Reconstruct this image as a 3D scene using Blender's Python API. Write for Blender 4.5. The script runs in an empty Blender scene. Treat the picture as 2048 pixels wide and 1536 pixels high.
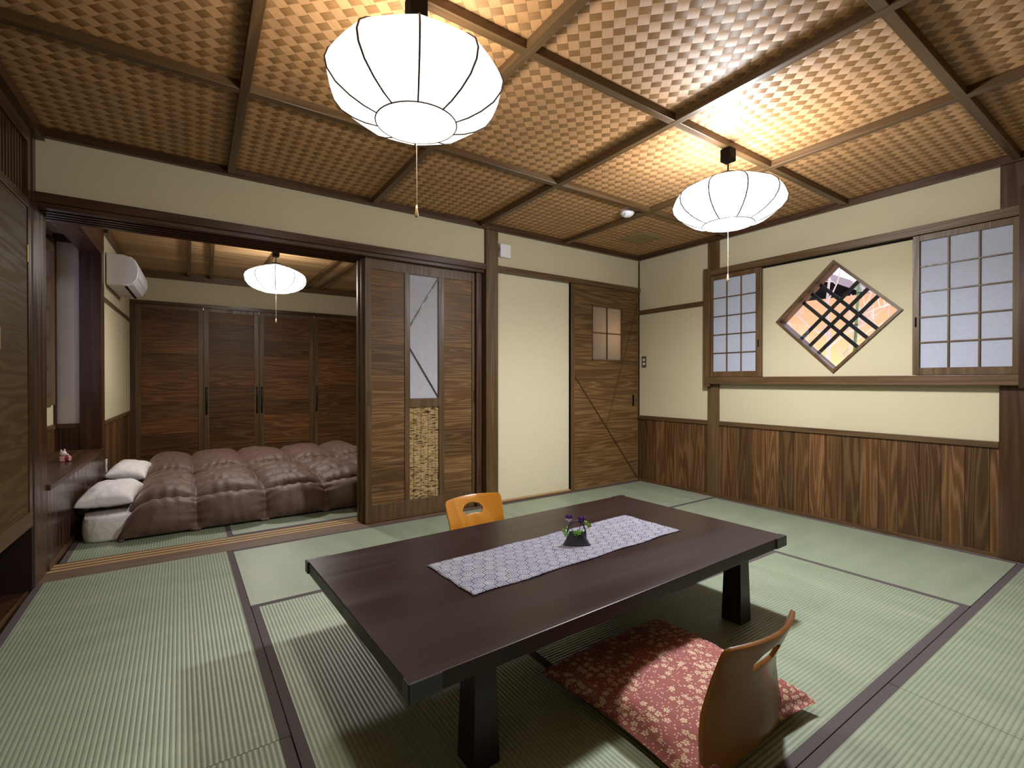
import bpy, bmesh, math, random
from mathutils import Vector, Matrix, noise
from mathutils.geometry import delaunay_2d_cdt
random.seed(7)
S = bpy.context.scene
COL = S.collection
PI = math.pi

# ------------------------------------------------------------------ camera
def cam_axes(yaw, p, r):
    cy, sy, cp, sp = math.cos(yaw), math.sin(yaw), math.cos(p), math.sin(p)
    f = Vector((sy*cp, cy*cp, sp)); rt = Vector((cy, -sy, 0)); up = rt.cross(f)
    c, s = math.cos(r), math.sin(r)
    return c*rt + s*up, -s*rt + c*up, f
CAMP = Vector((-3.8169, -3.2946, 1.0))
cr, cu, cf = cam_axes(.6024, -.0057, -.0004)
cd = bpy.data.cameras.new('camera'); cam = bpy.data.objects.new('camera', cd); COL.objects.link(cam)
M = Matrix((( cr.x, cu.x, -cf.x, CAMP.x), (cr.y, cu.y, -cf.y, CAMP.y), (cr.z, cu.z, -cf.z, CAMP.z), (0, 0, 0, 1)))
cam.matrix_world = M
cd.sensor_fit = 'HORIZONTAL'; cd.sensor_width = 36; cd.lens = 967.02*36/2048; cd.clip_start = .02
S.camera = cam

# ------------------------------------------------------------------ world, exposure
W = bpy.data.worlds.new('sky'); S.world = W; W.use_nodes = True
bg = W.node_tree.nodes['Background']; bg.inputs[0].default_value = (.62, .68, 1, 1); bg.inputs[1].default_value = 1.3
S.view_settings.view_transform = 'Standard'; S.view_settings.look = 'None'
S.view_settings.gamma = 1; S.view_settings.use_curve_mapping = False
S.view_settings.exposure = 1.0
S.cycles.max_bounces = 8; S.cycles.diffuse_bounces = 5; S.cycles.transparent_max_bounces = 12
S.cycles.caustics_reflective = False; S.cycles.caustics_refractive = False
S.cycles.sample_clamp_indirect = 4; S.cycles.use_denoising = True


def light(name, kind, loc, energy, color, size=.1, rot=None, spot=None):
    d = bpy.data.lights.new(name, kind); d.energy = energy; d.color = color
    if kind in ('POINT', 'SPOT'): d.shadow_soft_size = size
    if kind == 'AREA': d.shape = 'RECTANGLE'; d.size, d.size_y = size
    if spot: d.spot_size = spot; d.spot_blend = .6
    o = bpy.data.objects.new(name, d); o.location = loc
    if rot: o.rotation_euler = rot
    COL.objects.link(o); return o

# ------------------------------------------------------------------ node helpers
class NG:
    def __init__(s, name):
        s.m = bpy.data.materials.new(name); s.m.use_nodes = True
        s.nt = s.m.node_tree; s.nt.nodes.clear()
        s.out = s.nt.nodes.new('ShaderNodeOutputMaterial')
    def n(s, t, ins=None, **kw):
        x = s.nt.nodes.new('ShaderNode'+t)
        for k, v in kw.items(): setattr(x, k, v)
        for k, v in (ins or {}).items(): s.put(x.inputs[k], v)
        return x
    def put(s, sock, v):
        if isinstance(v, bpy.types.NodeSocket): s.nt.links.new(v, sock)
        elif isinstance(v, (tuple, list)) and sock.type == 'RGBA' and len(v) == 3: sock.default_value = (*v, 1)
        else: sock.default_value = v
    def math(s, op, a, b=None, c=None, clamp=False):
        x = s.n('Math', operation=op, use_clamp=clamp); s.put(x.inputs[0], a)
        if b is not None: s.put(x.inputs[1], b)
        if c is not None: s.put(x.inputs[2], c)
        return x.outputs[0]
    def vm(s, op, a, b=None, out=0):
        x = s.n('VectorMath', operation=op); s.put(x.inputs[0], a)
        if b is not None: s.put(x.inputs[1], b)
        return x.outputs[out]
    def comb(s, x, y, z):
        c = s.n('CombineXYZ'); s.put(c.inputs[0], x); s.put(c.inputs[1], y); s.put(c.inputs[2], z); return c.outputs[0]
    def sep(s, v):
        c = s.n('SeparateXYZ'); s.put(c.inputs[0], v); return c.outputs
    def obj(s): return s.n('TexCoord').outputs['Object']
    def rnd(s): return s.n('ObjectInfo').outputs['Random']
    def noise(s, v, scale=1, detail=2, rough=.5, dist=0):
        x = s.n('TexNoise', {'Vector': v, 'Scale': scale, 'Detail': detail, 'Roughness': rough, 'Distortion': dist}); return x.outputs['Fac']
    def ramp(s, f, stops, interp='LINEAR'):
        r = s.n('ValToRGB'); r.color_ramp.interpolation = interp; e = r.color_ramp.elements
        while len(e) < len(stops): e.new(.5)
        for i, (p, c) in enumerate(stops):
            e[i].position = p; e[i].color = (*c, 1) if len(c) == 3 else c
        s.put(r.inputs[0], f); return r.outputs[0]
    def mix(s, f, a, b, mode='MIX'):
        x = s.n('Mix', data_type='RGBA', blend_type=mode); s.put(x.inputs[0], f); s.put(x.inputs[6], a); s.put(x.inputs[7], b)
        return x.outputs[2]
    def bump(s, h, dist=.001, strength=1, normal=None):
        x = s.n('Bump', {'Height': h, 'Distance': dist, 'Strength': strength})
        if normal: s.put(x.inputs['Normal'], normal)
        return x.outputs[0]
    def bsdf(s, color, rough=.5, normal=None, spec=.5, **kw):
        b = s.n('BsdfPrincipled'); s.put(b.inputs['Base Color'], color); s.put(b.inputs['Roughness'], rough)
        b.inputs['Specular IOR Level'].default_value = spec
        if normal: s.put(b.inputs['Normal'], normal)
        for k, v in kw.items(): s.put(b.inputs[k.replace('_', ' ')], v)
        s.nt.links.new(b.outputs[0], s.out.inputs[0]); return b
    def surf(s, sh): s.nt.links.new(sh, s.out.inputs[0])

def plain(name, c, rough=.5, spec=.5, metal=0, nscale=30, namp=.08, bump=0):
    g = NG(name); n = g.noise(g.obj(), nscale, 3)
    f = g.math('MULTIPLY_ADD', n, 2*namp, 1-namp)
    col = g.vm('SCALE', c); col.node.inputs[3].default_value = 1; g.put(col.node.inputs[3], f)
    nm = g.bump(n, bump) if bump else None
    g.bsdf(col, rough, nm, spec, Metallic=metal); return g.m

def wood(name, cols, along='z', across=7., lon=.8, K=55, rough=.45, plank=None, fiber=.42, contrast=1, spec=.4, lines=.34, groove=.0022, tint=.25, bump=.0006):
    """cols = dark, mid, light; contour lines of a stretched noise give the flat sawn grain"""
    g = NG(name); o = g.sep(g.obj()); r = g.rnd()
    ax = {'x': 0, 'y': 1, 'z': 2}
    a = o[ax[along]]; rest = [k for k in 'xyz' if k != along]
    b = g.math('ADD', o[ax[rest[0]]], o[ax[rest[1]]])
    off = g.math('MULTIPLY', r, 37.0)
    if plank:
        pax, pw = plank
        q = g.math('DIVIDE', o[ax[pax]], pw); pid = g.math('FLOOR', q); fr = g.math('FRACT', q)
        off = g.math('MULTIPLY_ADD', pid, 5.37, off)
        wn = g.n('TexWhiteNoise', {'W': g.math('ADD', pid, g.math('MULTIPLY', r, 91.0))}, noise_dimensions='1D').outputs['Value']
    v = g.comb(g.math('MULTIPLY', b, across), g.math('MULTIPLY', a, lon), off)
    n1 = g.noise(v, 1, 1.5, .45, .3)
    ph = g.math('MULTIPLY', n1, K)
    s1 = g.math('SINE', ph)
    ring = g.math('POWER', g.math('MULTIPLY_ADD', s1, .5, .5), 1.6)
    fv = g.comb(g.math('MULTIPLY', b, 260.), g.math('MULTIPLY', a, 5.), off)
    fb = g.noise(fv, 1, 3, .6)
    lv = g.comb(g.math('MULTIPLY', b, 2.2), g.math('MULTIPLY', a, .6), g.math('ADD', off, 3.3))
    lo = g.noise(lv, 1, 2, .5)
    t = g.math('MULTIPLY_ADD', ring, lines, g.math('MULTIPLY', fb, fiber))
    t = g.math('ADD', t, g.math('MULTIPLY_ADD', lo, .5, -.25), clamp=True)
    c = g.ramp(t, [(0, cols[0]), (.42, cols[1]), (1, cols[2])])
    h = g.math('ADD', g.math('MULTIPLY', ring, .5), g.math('MULTIPLY', fb, .5))
    if plank:
        k = g.math('MULTIPLY_ADD', wn, 2*tint, 1-tint)
        c = g.mix(1, c, g.comb(k, g.math('MULTIPLY_ADD', k, .9, .08), g.math('MULTIPLY_ADD', k, .85, .1)), 'MULTIPLY')
        gw = groove/pw
        e = g.math('MINIMUM', fr, g.math('SUBTRACT', 1, fr))
        gm = g.math('LESS_THAN', e, gw)
        c = g.mix(g.math('MULTIPLY', gm, .75), c, (.01, .006, .004))
        h = g.math('SUBTRACT', h, g.math('MULTIPLY', gm, 3))
    g.bsdf(c, g.math('MULTIPLY_ADD', ring, .12, rough-.04), g.bump(h, bump), spec); return g.m

DK, MD, LT = (.030, .013, .006), (.095, .045, .020), (.27, .145, .068)
M_ = {}
def wm(name, *a, **k): M_[name] = wood(name, *a, **k)
BR = ((.032, .014, .007), (.090, .044, .022), (.20, .105, .052))
for ax in 'xyz':
    wm('wood_door_'+ax, ((.03, .012, .005), (.105, .047, .019), (.29, .15, .062)), ax, across=9, lon=.55, K=62)
    wm('wood_frame_'+ax, ((.050, .024, .009), (.100, .055, .022), (.155, .092, .042)), ax, across=14, K=30, lines=.25, fiber=.6, rough=.4)
    wm('wood_red_'+ax, ((.024, .010, .005), (.062, .028, .014), (.11, .053, .029)), ax, across=12, K=24, lines=.25, fiber=.6, rough=.32)
wm('wood_dado', ((.040, .017, .006), (.112, .054, .021), (.26, .145, .062)), 'z', across=12, lon=.62, K=74, plank=('y', .107), tint=.36, spec=.25)
wm('wood_dado_x', ((.03, .013, .006), (.085, .04, .018), (.2, .11, .05)), 'z', across=11, lon=1.0, K=60, plank=('x', .107), tint=.2)
wm('wood_closet', ((.036, .014, .004), (.108, .047, .015), (.22, .11, .04)), 'x', across=11, lon=.7, K=60, plank=('z', .19), tint=.33, groove=.0008, spec=.25)
wm('wood_slide', ((.05, .023, .008), (.145, .077, .030), (.31, .19, .088)), 'x', across=13, lon=.75, K=66, plank=('z', .21), tint=.22, groove=.0008, spec=.25)
wm('wood_entry', ((.05, .024, .008), (.14, .077, .030), (.27, .165, .075)), 'x', across=12, lon=.8, K=60, plank=('z', .2), tint=.15, groove=.0008, spec=.25)
wm('wood_left', ((.050, .029, .010), (.078, .047, .017), (.125, .08, .032)), 'y', across=9, lon=.8, K=55, plank=('z', .31), tint=.12, groove=.0006, rough=.6, spec=.12)
wm('wood_bench', ((.028, .013, .009), (.06, .03, .02), (.10, .055, .036)), 'z', across=10, K=25, lines=.25, plank=('y', .09), tint=.18, rough=.22, spec=.6)
wm('wood_ceiling_plank', ((.32, .18, .08), (.48, .30, .145), (.66, .46, .24)), 'x', across=6, lon=.6, K=26, plank=('y', .21), tint=.14, rough=.5)
wm('wood_table', ((.017, .0072, .0072), (.021, .0090, .0088), (.026, .0115, .011)), 'x', across=6, lon=.5, K=12, lines=.10, fiber=.3, rough=.33, spec=.35, bump=.00002)
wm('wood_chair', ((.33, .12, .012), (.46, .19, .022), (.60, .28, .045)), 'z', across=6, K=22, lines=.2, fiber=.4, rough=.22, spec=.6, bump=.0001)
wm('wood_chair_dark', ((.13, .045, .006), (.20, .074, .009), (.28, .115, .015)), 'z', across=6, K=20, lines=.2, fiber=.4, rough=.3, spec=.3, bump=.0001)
wm('wood_sill', ((.10, .055, .035), (.14, .085, .055), (.2, .13, .085)), 'x', across=14, K=20, lines=.2, fiber=.6, rough=.5)
wm('wood_light', ((.42, .26, .10), (.55, .36, .15), (.66, .46, .22)), 'x', across=20, K=20, lines=.2, rough=.5)
M_['black_metal'] = plain('black_metal', (.007, .008, .010), .42, .4)
M_['guard_metal'] = plain('guard_metal', (.010, .013, .020), .3, .7)
M_['lattice_black'] = plain('lattice_black', (.006, .009, .012), .6, .2)
M_['recess_brown'] = plain('recess_brown', (.018, .009, .006), .7, .2)
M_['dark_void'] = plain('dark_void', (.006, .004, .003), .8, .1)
M_['white_plastic'] = plain('white_plastic', (.74, .74, .78), .35, .5, namp=.01)
M_['grey_plastic'] = plain('grey_plastic', (.09, .08, .065), .45, .4)
M_['switch_key'] = plain('switch_key', (.6, .58, .55), .4)
M_['beige_plastic'] = plain('beige_plastic', (.26, .18, .085), .6, .3)
M_['cord'] = plain('cord', (.6, .5, .42), .6)
M_['knob'] = plain('knob', (.75, .55, .3), .35)
M_['rib'] = plain('rib', (.07, .05, .04), .6)
M_['gold'] = plain('gold', (.6, .4, .15), .3, metal=1)
M_['white_wall'] = plain('white_wall', (.62, .58, .60), .85, .2, nscale=120, namp=.03, bump=.0006)
M_['subfloor'] = plain('subfloor', (.12, .06, .03), .6)
M_['bark'] = plain('bark', (.92, .84, .84), .7, nscale=60, namp=.2, bump=.002)
M_['bamboo'] = plain('bamboo', (.22, .36, .12), .4, nscale=20, namp=.2)
M_['bamboo_node'] = plain('bamboo_node', (.06, .09, .04), .5)
M_['stucco'] = plain('stucco', (.60, .37, .21), .9, .1, nscale=80, namp=.06, bump=.002)
M_['dark_building'] = plain('dark_building', (.006, .005, .008), .8, .1)
M_['eave_board'] = plain('eave_board', (.55, .42, .36), .7)
M_['gravel'] = plain('gravel', (.25, .22, .2), .9, nscale=90, namp=.4)
M_['pot'] = plain('pot', (.035, .038, .055), .33, .6, nscale=45, namp=.5, bump=.002)
M_['leaf'] = plain('leaf', (.10, .28, .045), .5, nscale=60, namp=.3)
M_['leaf_pale'] = plain('leaf_pale', (.22, .42, .10), .5, nscale=60, namp=.3)
M_['petal_purple'] = plain('petal_purple', (.05, .01, .16), .6, nscale=80, namp=.3)
M_['petal_white'] = plain('petal_white', (.7, .6, .72), .6)
M_['fig_red'] = plain('fig_red', (.55, .04, .06), .3)
M_['fig_white'] = plain('fig_white', (.75, .66, .62), .4)
M_['fig_pink'] = plain('fig_pink', (.7, .38, .36), .35)
M_['grey_cloth'] = plain('grey_cloth', (.4, .42, .46), .9)

def m_plaster():
    g = NG('cream_plaster'); o = g.obj()
    n = g.noise(o, 260, 3, .6); n2 = g.noise(o, 1.5, 2)
    t = g.math('MULTIPLY_ADD', n2, .3, g.math('MULTIPLY', n, .7))
    c = g.ramp(t, [(.25, (.47, .41, .27)), (.75, (.60, .535, .375))])
    g.bsdf(c, .85, g.bump(n, .0006), .15); return g.m
M_['plaster'] = m_plaster()
def m_fusuma():
    g = NG('fusuma_paper'); o = g.obj(); s = g.sep(o)
    v = g.comb(g.math('MULTIPLY', s[0], 30), g.math('MULTIPLY', s[1], 30), g.math('MULTIPLY', s[2], 8))
    n = g.noise(v, 6, 3, .6)
    c = g.ramp(n, [(.3, (.62, .555, .40)), (.7, (.67, .605, .445))])
    g.bsdf(c, .8, g.bump(n, .0001), .2); return g.m
M_['fusuma'] = m_fusuma()

def m_tatami(name, ax):
    """ax: direction of the ridges"""
    g = NG(name); o = g.sep(g.obj())
    a, b = (o[0], o[1]) if ax == 'x' else (o[1], o[0])
    q = g.math('DIVIDE', b, .0138); fr = g.math('FRACT', q)
    ridge = g.math('SINE', g.math('MULTIPLY', fr, PI))
    reed = g.noise(g.comb(g.math('MULTIPLY', a, 420), g.math('MULTIPLY', b, 22), 0), 1, 2, .6)
    blot = g.noise(g.comb(g.math('MULTIPLY', a, 9), g.math('MULTIPLY', b, 2.0), g.math('MULTIPLY', g.rnd(), 20)), 1, 3, .6)
    t = g.math('ADD', g.math('MULTIPLY', reed, .5), g.math('MULTIPLY', blot, .5))
    c = g.ramp(t, [(.3, (.235, .288, .195)), (.55, (.31, .365, .262)), (.75, (.39, .43, .315))])
    dk = g.math('MULTIPLY_ADD', g.math('POWER', ridge, .6), .34, .62)  # valleys between the ridges darkened in the colour to imitate their shading
    c = g.mix(1, c, g.comb(dk, dk, dk), 'MULTIPLY')
    h = g.math('ADD', g.math('MULTIPLY', ridge, 1), g.math('MULTIPLY', reed, .15))
    b_ = g.bsdf(c, .42, g.bump(h, .0016, .7), .6)
    return g.m
M_['tatami_x'] = m_tatami('tatami_x', 'x'); M_['tatami_y'] = m_tatami('tatami_y', 'y')
def m_border():
    g = NG('tatami_border'); o = g.sep(g.obj())
    u = g.math('ADD', o[0], o[1]); v = g.math('SUBTRACT', o[0], o[1])
    def tri(x, p): return g.math('ABSOLUTE', g.math('SUBTRACT', g.math('FRACT', g.math('DIVIDE', x, p)), .5))
    f1 = g.math('LESS_THAN', g.math('ABSOLUTE', g.math('SUBTRACT', tri(u, .018), .25)), .05)
    f2 = g.math('LESS_THAN', g.math('ABSOLUTE', g.math('SUBTRACT', tri(v, .018), .25)), .05)
    m = g.math('MAXIMUM', f1, f2)
    c = g.mix(m, (.078, .062, .066), (.14, .118, .125))
    g.bsdf(c, .8, g.bump(m, .0003), .2); return g.m
M_['border'] = m_border()

def m_weave():
    g = NG('ceiling_weave'); o = g.sep(g.obj())
    s2 = .70710678
    u = g.math('MULTIPLY', g.math('SUBTRACT', o[0], o[1]), s2)    # across the columns
    v = g.math('MULTIPLY', g.math('ADD', o[0], o[1]), s2)         # along the columns
    cu_ = g.math('DIVIDE', u, .041); ci = g.math('FLOOR', cu_); cfr = g.math('FRACT', cu_)
    od = g.math('MULTIPLY', g.math('MODULO', g.math('ABSOLUTE', ci), 2), .5)
    vv = g.math('ADD', g.math('DIVIDE', v, .086), od); vi = g.math('FLOOR', vv); vf = g.math('FRACT', vv)
    D = .40
    isd = g.math('LESS_THAN', vf, D)                               # cross strip on top
    ta = g.math('DIVIDE', vf, D); tb = g.math('DIVIDE', g.math('SUBTRACT', vf, D), 1-D)
    # domed strips
    hb = g.math('MULTIPLY', g.math('SINE', g.math('MULTIPLY', tb, PI)), 1.0)
    ha = g.math('SINE', g.math('MULTIPLY', cfr, PI))
    h = g.n('Mix', data_type='FLOAT'); g.put(h.inputs[0], isd); g.put(h.inputs[2], hb); g.put(h.inputs[3], ha)
    hh = h.outputs[0]
    id1 = g.n('TexWhiteNoise', {'Vector': g.comb(ci, vi, isd)}, noise_dimensions='3D').outputs['Value']
    ga = g.noise(g.comb(g.math('MULTIPLY', u, 14), g.math('MULTIPLY', v, 420), vi), 1, 3, .6)
    gb = g.noise(g.comb(g.math('MULTIPLY', u, 420), g.math('MULTIPLY', v, 14), ci), 1, 3, .6)
    gm = g.n('Mix', data_type='FLOAT'); g.put(gm.inputs[0], isd); g.put(gm.inputs[2], gb); g.put(gm.inputs[3], ga)
    gr = gm.outputs[0]
    ca = g.ramp(gr, [(.3, (.215, .105, .036)), (.7, (.32, .17, .066))])
    cb = g.ramp(gr, [(.3, (.42, .215, .088)), (.7, (.56, .315, .145))])
    c = g.mix(isd, cb, ca)
    k = g.math('MULTIPLY_ADD', id1, .22, .89)
    c = g.mix(1, c, g.comb(k, k, k), 'MULTIPLY')
    # thin dark seams
    e = g.math('MINIMUM', cfr, g.math('SUBTRACT', 1, cfr)); sm = g.math('LESS_THAN', e, .025)
    e2 = g.math('MULTIPLY', isd, g.math('LESS_THAN', ta, .07))
    c = g.mix(g.math('MULTIPLY', g.math('MAXIMUM', sm, e2), .45), c, (.05, .025, .01))
    ht = g.math('ADD', hh, g.math('MULTIPLY', gr, .12))
    # strips shine along their grain
    tan = g.n('Mix', data_type='VECTOR'); g.put(tan.inputs[0], isd); tan.inputs[4].default_value = (s2, s2, 0); tan.inputs[5].default_value = (s2, -s2, 0)
    g.bsdf(c, .56, g.bump(ht, .0022, .7), .5, Anisotropic=.6, Anisotropic_Rotation=.25, Tangent=tan.outputs[1]); return g.m
M_['weave'] = m_weave()

def m_quilt():
    g = NG('brown_down_quilt'); o = g.obj(); n = g.noise(o, 900, 2); n2 = g.noise(o, 11, 4, .65, 1.2)
    c = g.ramp(n, [(.3, (.098, .056, .043)), (.7, (.14, .083, .065))])
    b1 = g.bump(n2, .012, .5); b = g.bsdf(c, .55, g.bump(n, .0003, 1, b1), .4)
    b.inputs['Sheen Weight'].default_value = .35; b.inputs['Sheen Roughness'].default_value = .4; b.inputs['Sheen Tint'].default_value = (.8, .55, .42, 1)
    return g.m
M_['quilt'] = m_quilt()
def m_linen():
    g = NG('white_cotton'); o = g.obj(); n2 = g.noise(o, 9, 4, .6, 1.0); n = g.noise(o, 700, 2)
    g.bsdf(g.ramp(n, [(.3, (.72, .70, .69)), (.7, (.78, .76, .75))]), .8, g.bump(n2, .012, .6), .2); return g.m
M_['linen'] = m_linen()

def m_sakura():
    g = NG('maroon_blossom_cloth'); o = g.obj(); s = g.sep(o)
    p = g.comb(g.math('MULTIPLY_ADD', s[2], .9, s[0]), g.math('MULTIPLY_ADD', s[2], .9, s[1]), 0)
    def flowers(scale, R, thr, seed):
        P = g.vm('ADD', g.vm('SCALE', p), (seed, seed*1.7, 0)); P.node.inputs[0].links[0].from_node.inputs[3].default_value = scale
        vo = g.n('TexVoronoi', {'Vector': P, 'Scale': 1, 'Randomness': .6}, voronoi_dimensions='2D')
        d = g.sep(g.vm('SUBTRACT', P, vo.outputs['Position']))
        r = vo.outputs['Distance']
        cs = g.sep(vo.outputs['Color'])
        th = g.math('ADD', g.math('ARCTAN2', d[1], d[0]), g.math('MULTIPLY', cs[1], 6))
        pet = g.math('ABSOLUTE', g.math('COSINE', g.math('MULTIPLY', th, 2.5)))
        lim = g.math('MULTIPLY_ADD', g.math('POWER', pet, .6), R*.65, R*.35)
        notch = g.math('MULTIPLY', g.math('GREATER_THAN', pet, .965), R*.22)
        inside = g.math('LESS_THAN', r, g.math('SUBTRACT', lim, notch))
        ctr = g.math('GREATER_THAN', r, R*.17)
        sl = g.math('GREATER_THAN', pet, .42)
        keep = g.math('GREATER_THAN', cs[0], thr)
        return g.math('MULTIPLY', g.math('MULTIPLY', inside, sl), g.math('MULTIPLY', ctr, keep))
    f = g.math('MAXIMUM', flowers(38, .40, .60, 3.1), flowers(44, .36, .80, 11.3))
    # loose petals
    P = g.vm('SCALE', p); P.node.inputs[3].default_value = 120
    vo = g.n('TexVoronoi', {'Vector': P, 'Scale': 1, 'Randomness': 1}, voronoi_dimensions='2D')
    k = g.math('MULTIPLY', g.math('LESS_THAN', vo.outputs['Distance'], .26), g.math('GREATER_THAN', g.sep(vo.outputs['Color'])[0], .68))
    f = g.math('MAXIMUM', f, k)
    n = g.noise(o, 800, 2)
    base = g.ramp(n, [(.3, (.27, .085, .078)), (.7, (.34, .115, .105))])
    c = g.mix(g.math('MULTIPLY', f, .85), base, (.74, .58, .40))
    g.bsdf(c, .75, g.bump(g.noise(o, 14, 4, .6, .8), .006, .5), .25); return g.m
M_['sakura'] = m_sakura()

def m_runner():
    g = NG('hexagon_weave_cloth'); o = g.sep(g.obj())
    sc = 1/.047
    x = g.math('MULTIPLY', o[0], sc*1.0); y = g.math('MULTIPLY', o[1], sc*1.15)
    R3 = 1.7320508
    def fm(v, m, h): return g.math('SUBTRACT', g.math('MULTIPLY', g.math('FRACT', g.math('DIVIDE', v, m)), m), h)
    ax_, ay = fm(x, 1, .5), fm(y, R3, R3/2)
    bx, by = fm(g.math('ADD', x, .5), 1, .5), fm(g.math('ADD', y, R3/2), R3, R3/2)
    def hd(u, v):
        u = g.math('ABSOLUTE', u); v = g.math('ABSOLUTE', v)
        return g.math('MAXIMUM', g.math('ADD', g.math('MULTIPLY', u, .5), g.math('MULTIPLY', v, R3/2)), u)
    d = g.math('MINIMUM', hd(ax_, ay), hd(bx, by))
    ring = g.math('SINE', g.math('MULTIPLY', d, 2*PI*6))
    n = g.noise(g.comb(g.math('MULTIPLY', o[0], 500), g.math('MULTIPLY', o[1], 500), 0), 1, 2)
    blot = g.noise(g.comb(g.math('MULTIPLY', o[0], 25), g.math('MULTIPLY', o[1], 25), 0), 1, 2)
    t = g.math('ADD', g.math('MULTIPLY', ring, .34), g.math('MULTIPLY_ADD', n, .5, g.math('MULTIPLY', blot, .5)))
    c = g.ramp(t, [(.22, (.085, .085, .15)), (.52, (.20, .20, .26)), (.86, (.45, .43, .43))])
    g.bsdf(c, .85, g.bump(n, .0006), .2); return g.m
M_['runner'] = m_runner()

def m_paper(name, c, em=0, emc=(.6, .6, 1), scale=60):
    g = NG(name); n = g.noise(g.obj(), scale, 4, .7, .6)
    col = g.ramp(n, [(.3, tuple(k*.88 for k in c)), (.7, c)])
    b = g.bsdf(col, .7, None, .2)
    if em: b.inputs['Emission Color'].default_value = (*emc, 1); b.inputs['Emission Strength'].default_value = em
    return g.m
M_['shoji'] = m_paper('shoji_paper', (.42, .45, .55))
M_['shoji_lit'] = m_paper('shoji_paper_lit', (.5, .5, .6), .45, (.72, .70, 1))
M_['washi'] = m_paper('washi_paper', (.47, .47, .54), scale=40)
def m_frost():
    g = NG('frosted_glass'); n = g.noise(g.obj(), 400, 2)
    d = g.n('BsdfDiffuse', {'Color': (.30, .26, .24, 1)}); t = g.n('BsdfTranslucent', {'Color': (.62, .56, .5, 1)})
    gl = g.n('BsdfGlossy', {'Color': (.8, .8, .8, 1), 'Roughness': .3})
    m1 = g.n('MixShader', {0: .6, 1: d.outputs[0], 2: t.outputs[0]}); m2 = g.n('MixShader', {0: .06, 1: m1.outputs[0], 2: gl.outputs[0]})
    g.surf(m2.outputs[0]); return g.m
M_['frosted'] = m_frost()
def m_glass():
    g = NG('clear_glass'); tr = g.n('BsdfTransparent'); gl = g.n('BsdfGlossy', {'Roughness': .0})
    fr = g.n('Fresnel', {'IOR': 1.5}); k = g.math('MULTIPLY', fr.outputs[0], 1.6, clamp=True)
    m = g.n('MixShader', {0: k, 1: tr.outputs[0], 2: gl.outputs[0]}); g.surf(m.outputs[0]); return g.m
M_['glass'] = m_glass()
def m_lantern():
    g = NG('lantern_fabric'); tr = g.n('BsdfTransparent', {'Color': (1, 1, 1, 1)})
    em = g.n('Emission', {'Color': (1, .95, .88, 1), 'Strength': 1.5})
    m = g.n('MixShader', {0: .55, 1: tr.outputs[0], 2: em.outputs[0]}); g.surf(m.outputs[0]); return g.m
M_['lantern'] = m_lantern()
def m_reed():
    g = NG('reed_blind'); o = g.sep(g.obj())
    q = g.math('DIVIDE', o[2], .006); fi = g.math('FLOOR', q); ff = g.math('FRACT', q)
    n = g.noise(g.comb(g.math('MULTIPLY', o[0], 20), g.math('MULTIPLY', fi, 7.31), 0), 1, 2, .6)
    c = g.ramp(n, [(.39, (.07, .035, .012)), (.45, (.40, .25, .10)), (.6, (.66, .47, .22))])
    h = g.math('SINE', g.math('MULTIPLY', ff, PI))
    k = g.math('MULTIPLY_ADD', h, .35, .65); c = g.mix(1, c, g.comb(k, k, k), 'MULTIPLY')
    g.bsdf(c, .6, g.bump(h, .003), .3); return g.m
M_['reed'] = m_reed()

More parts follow.
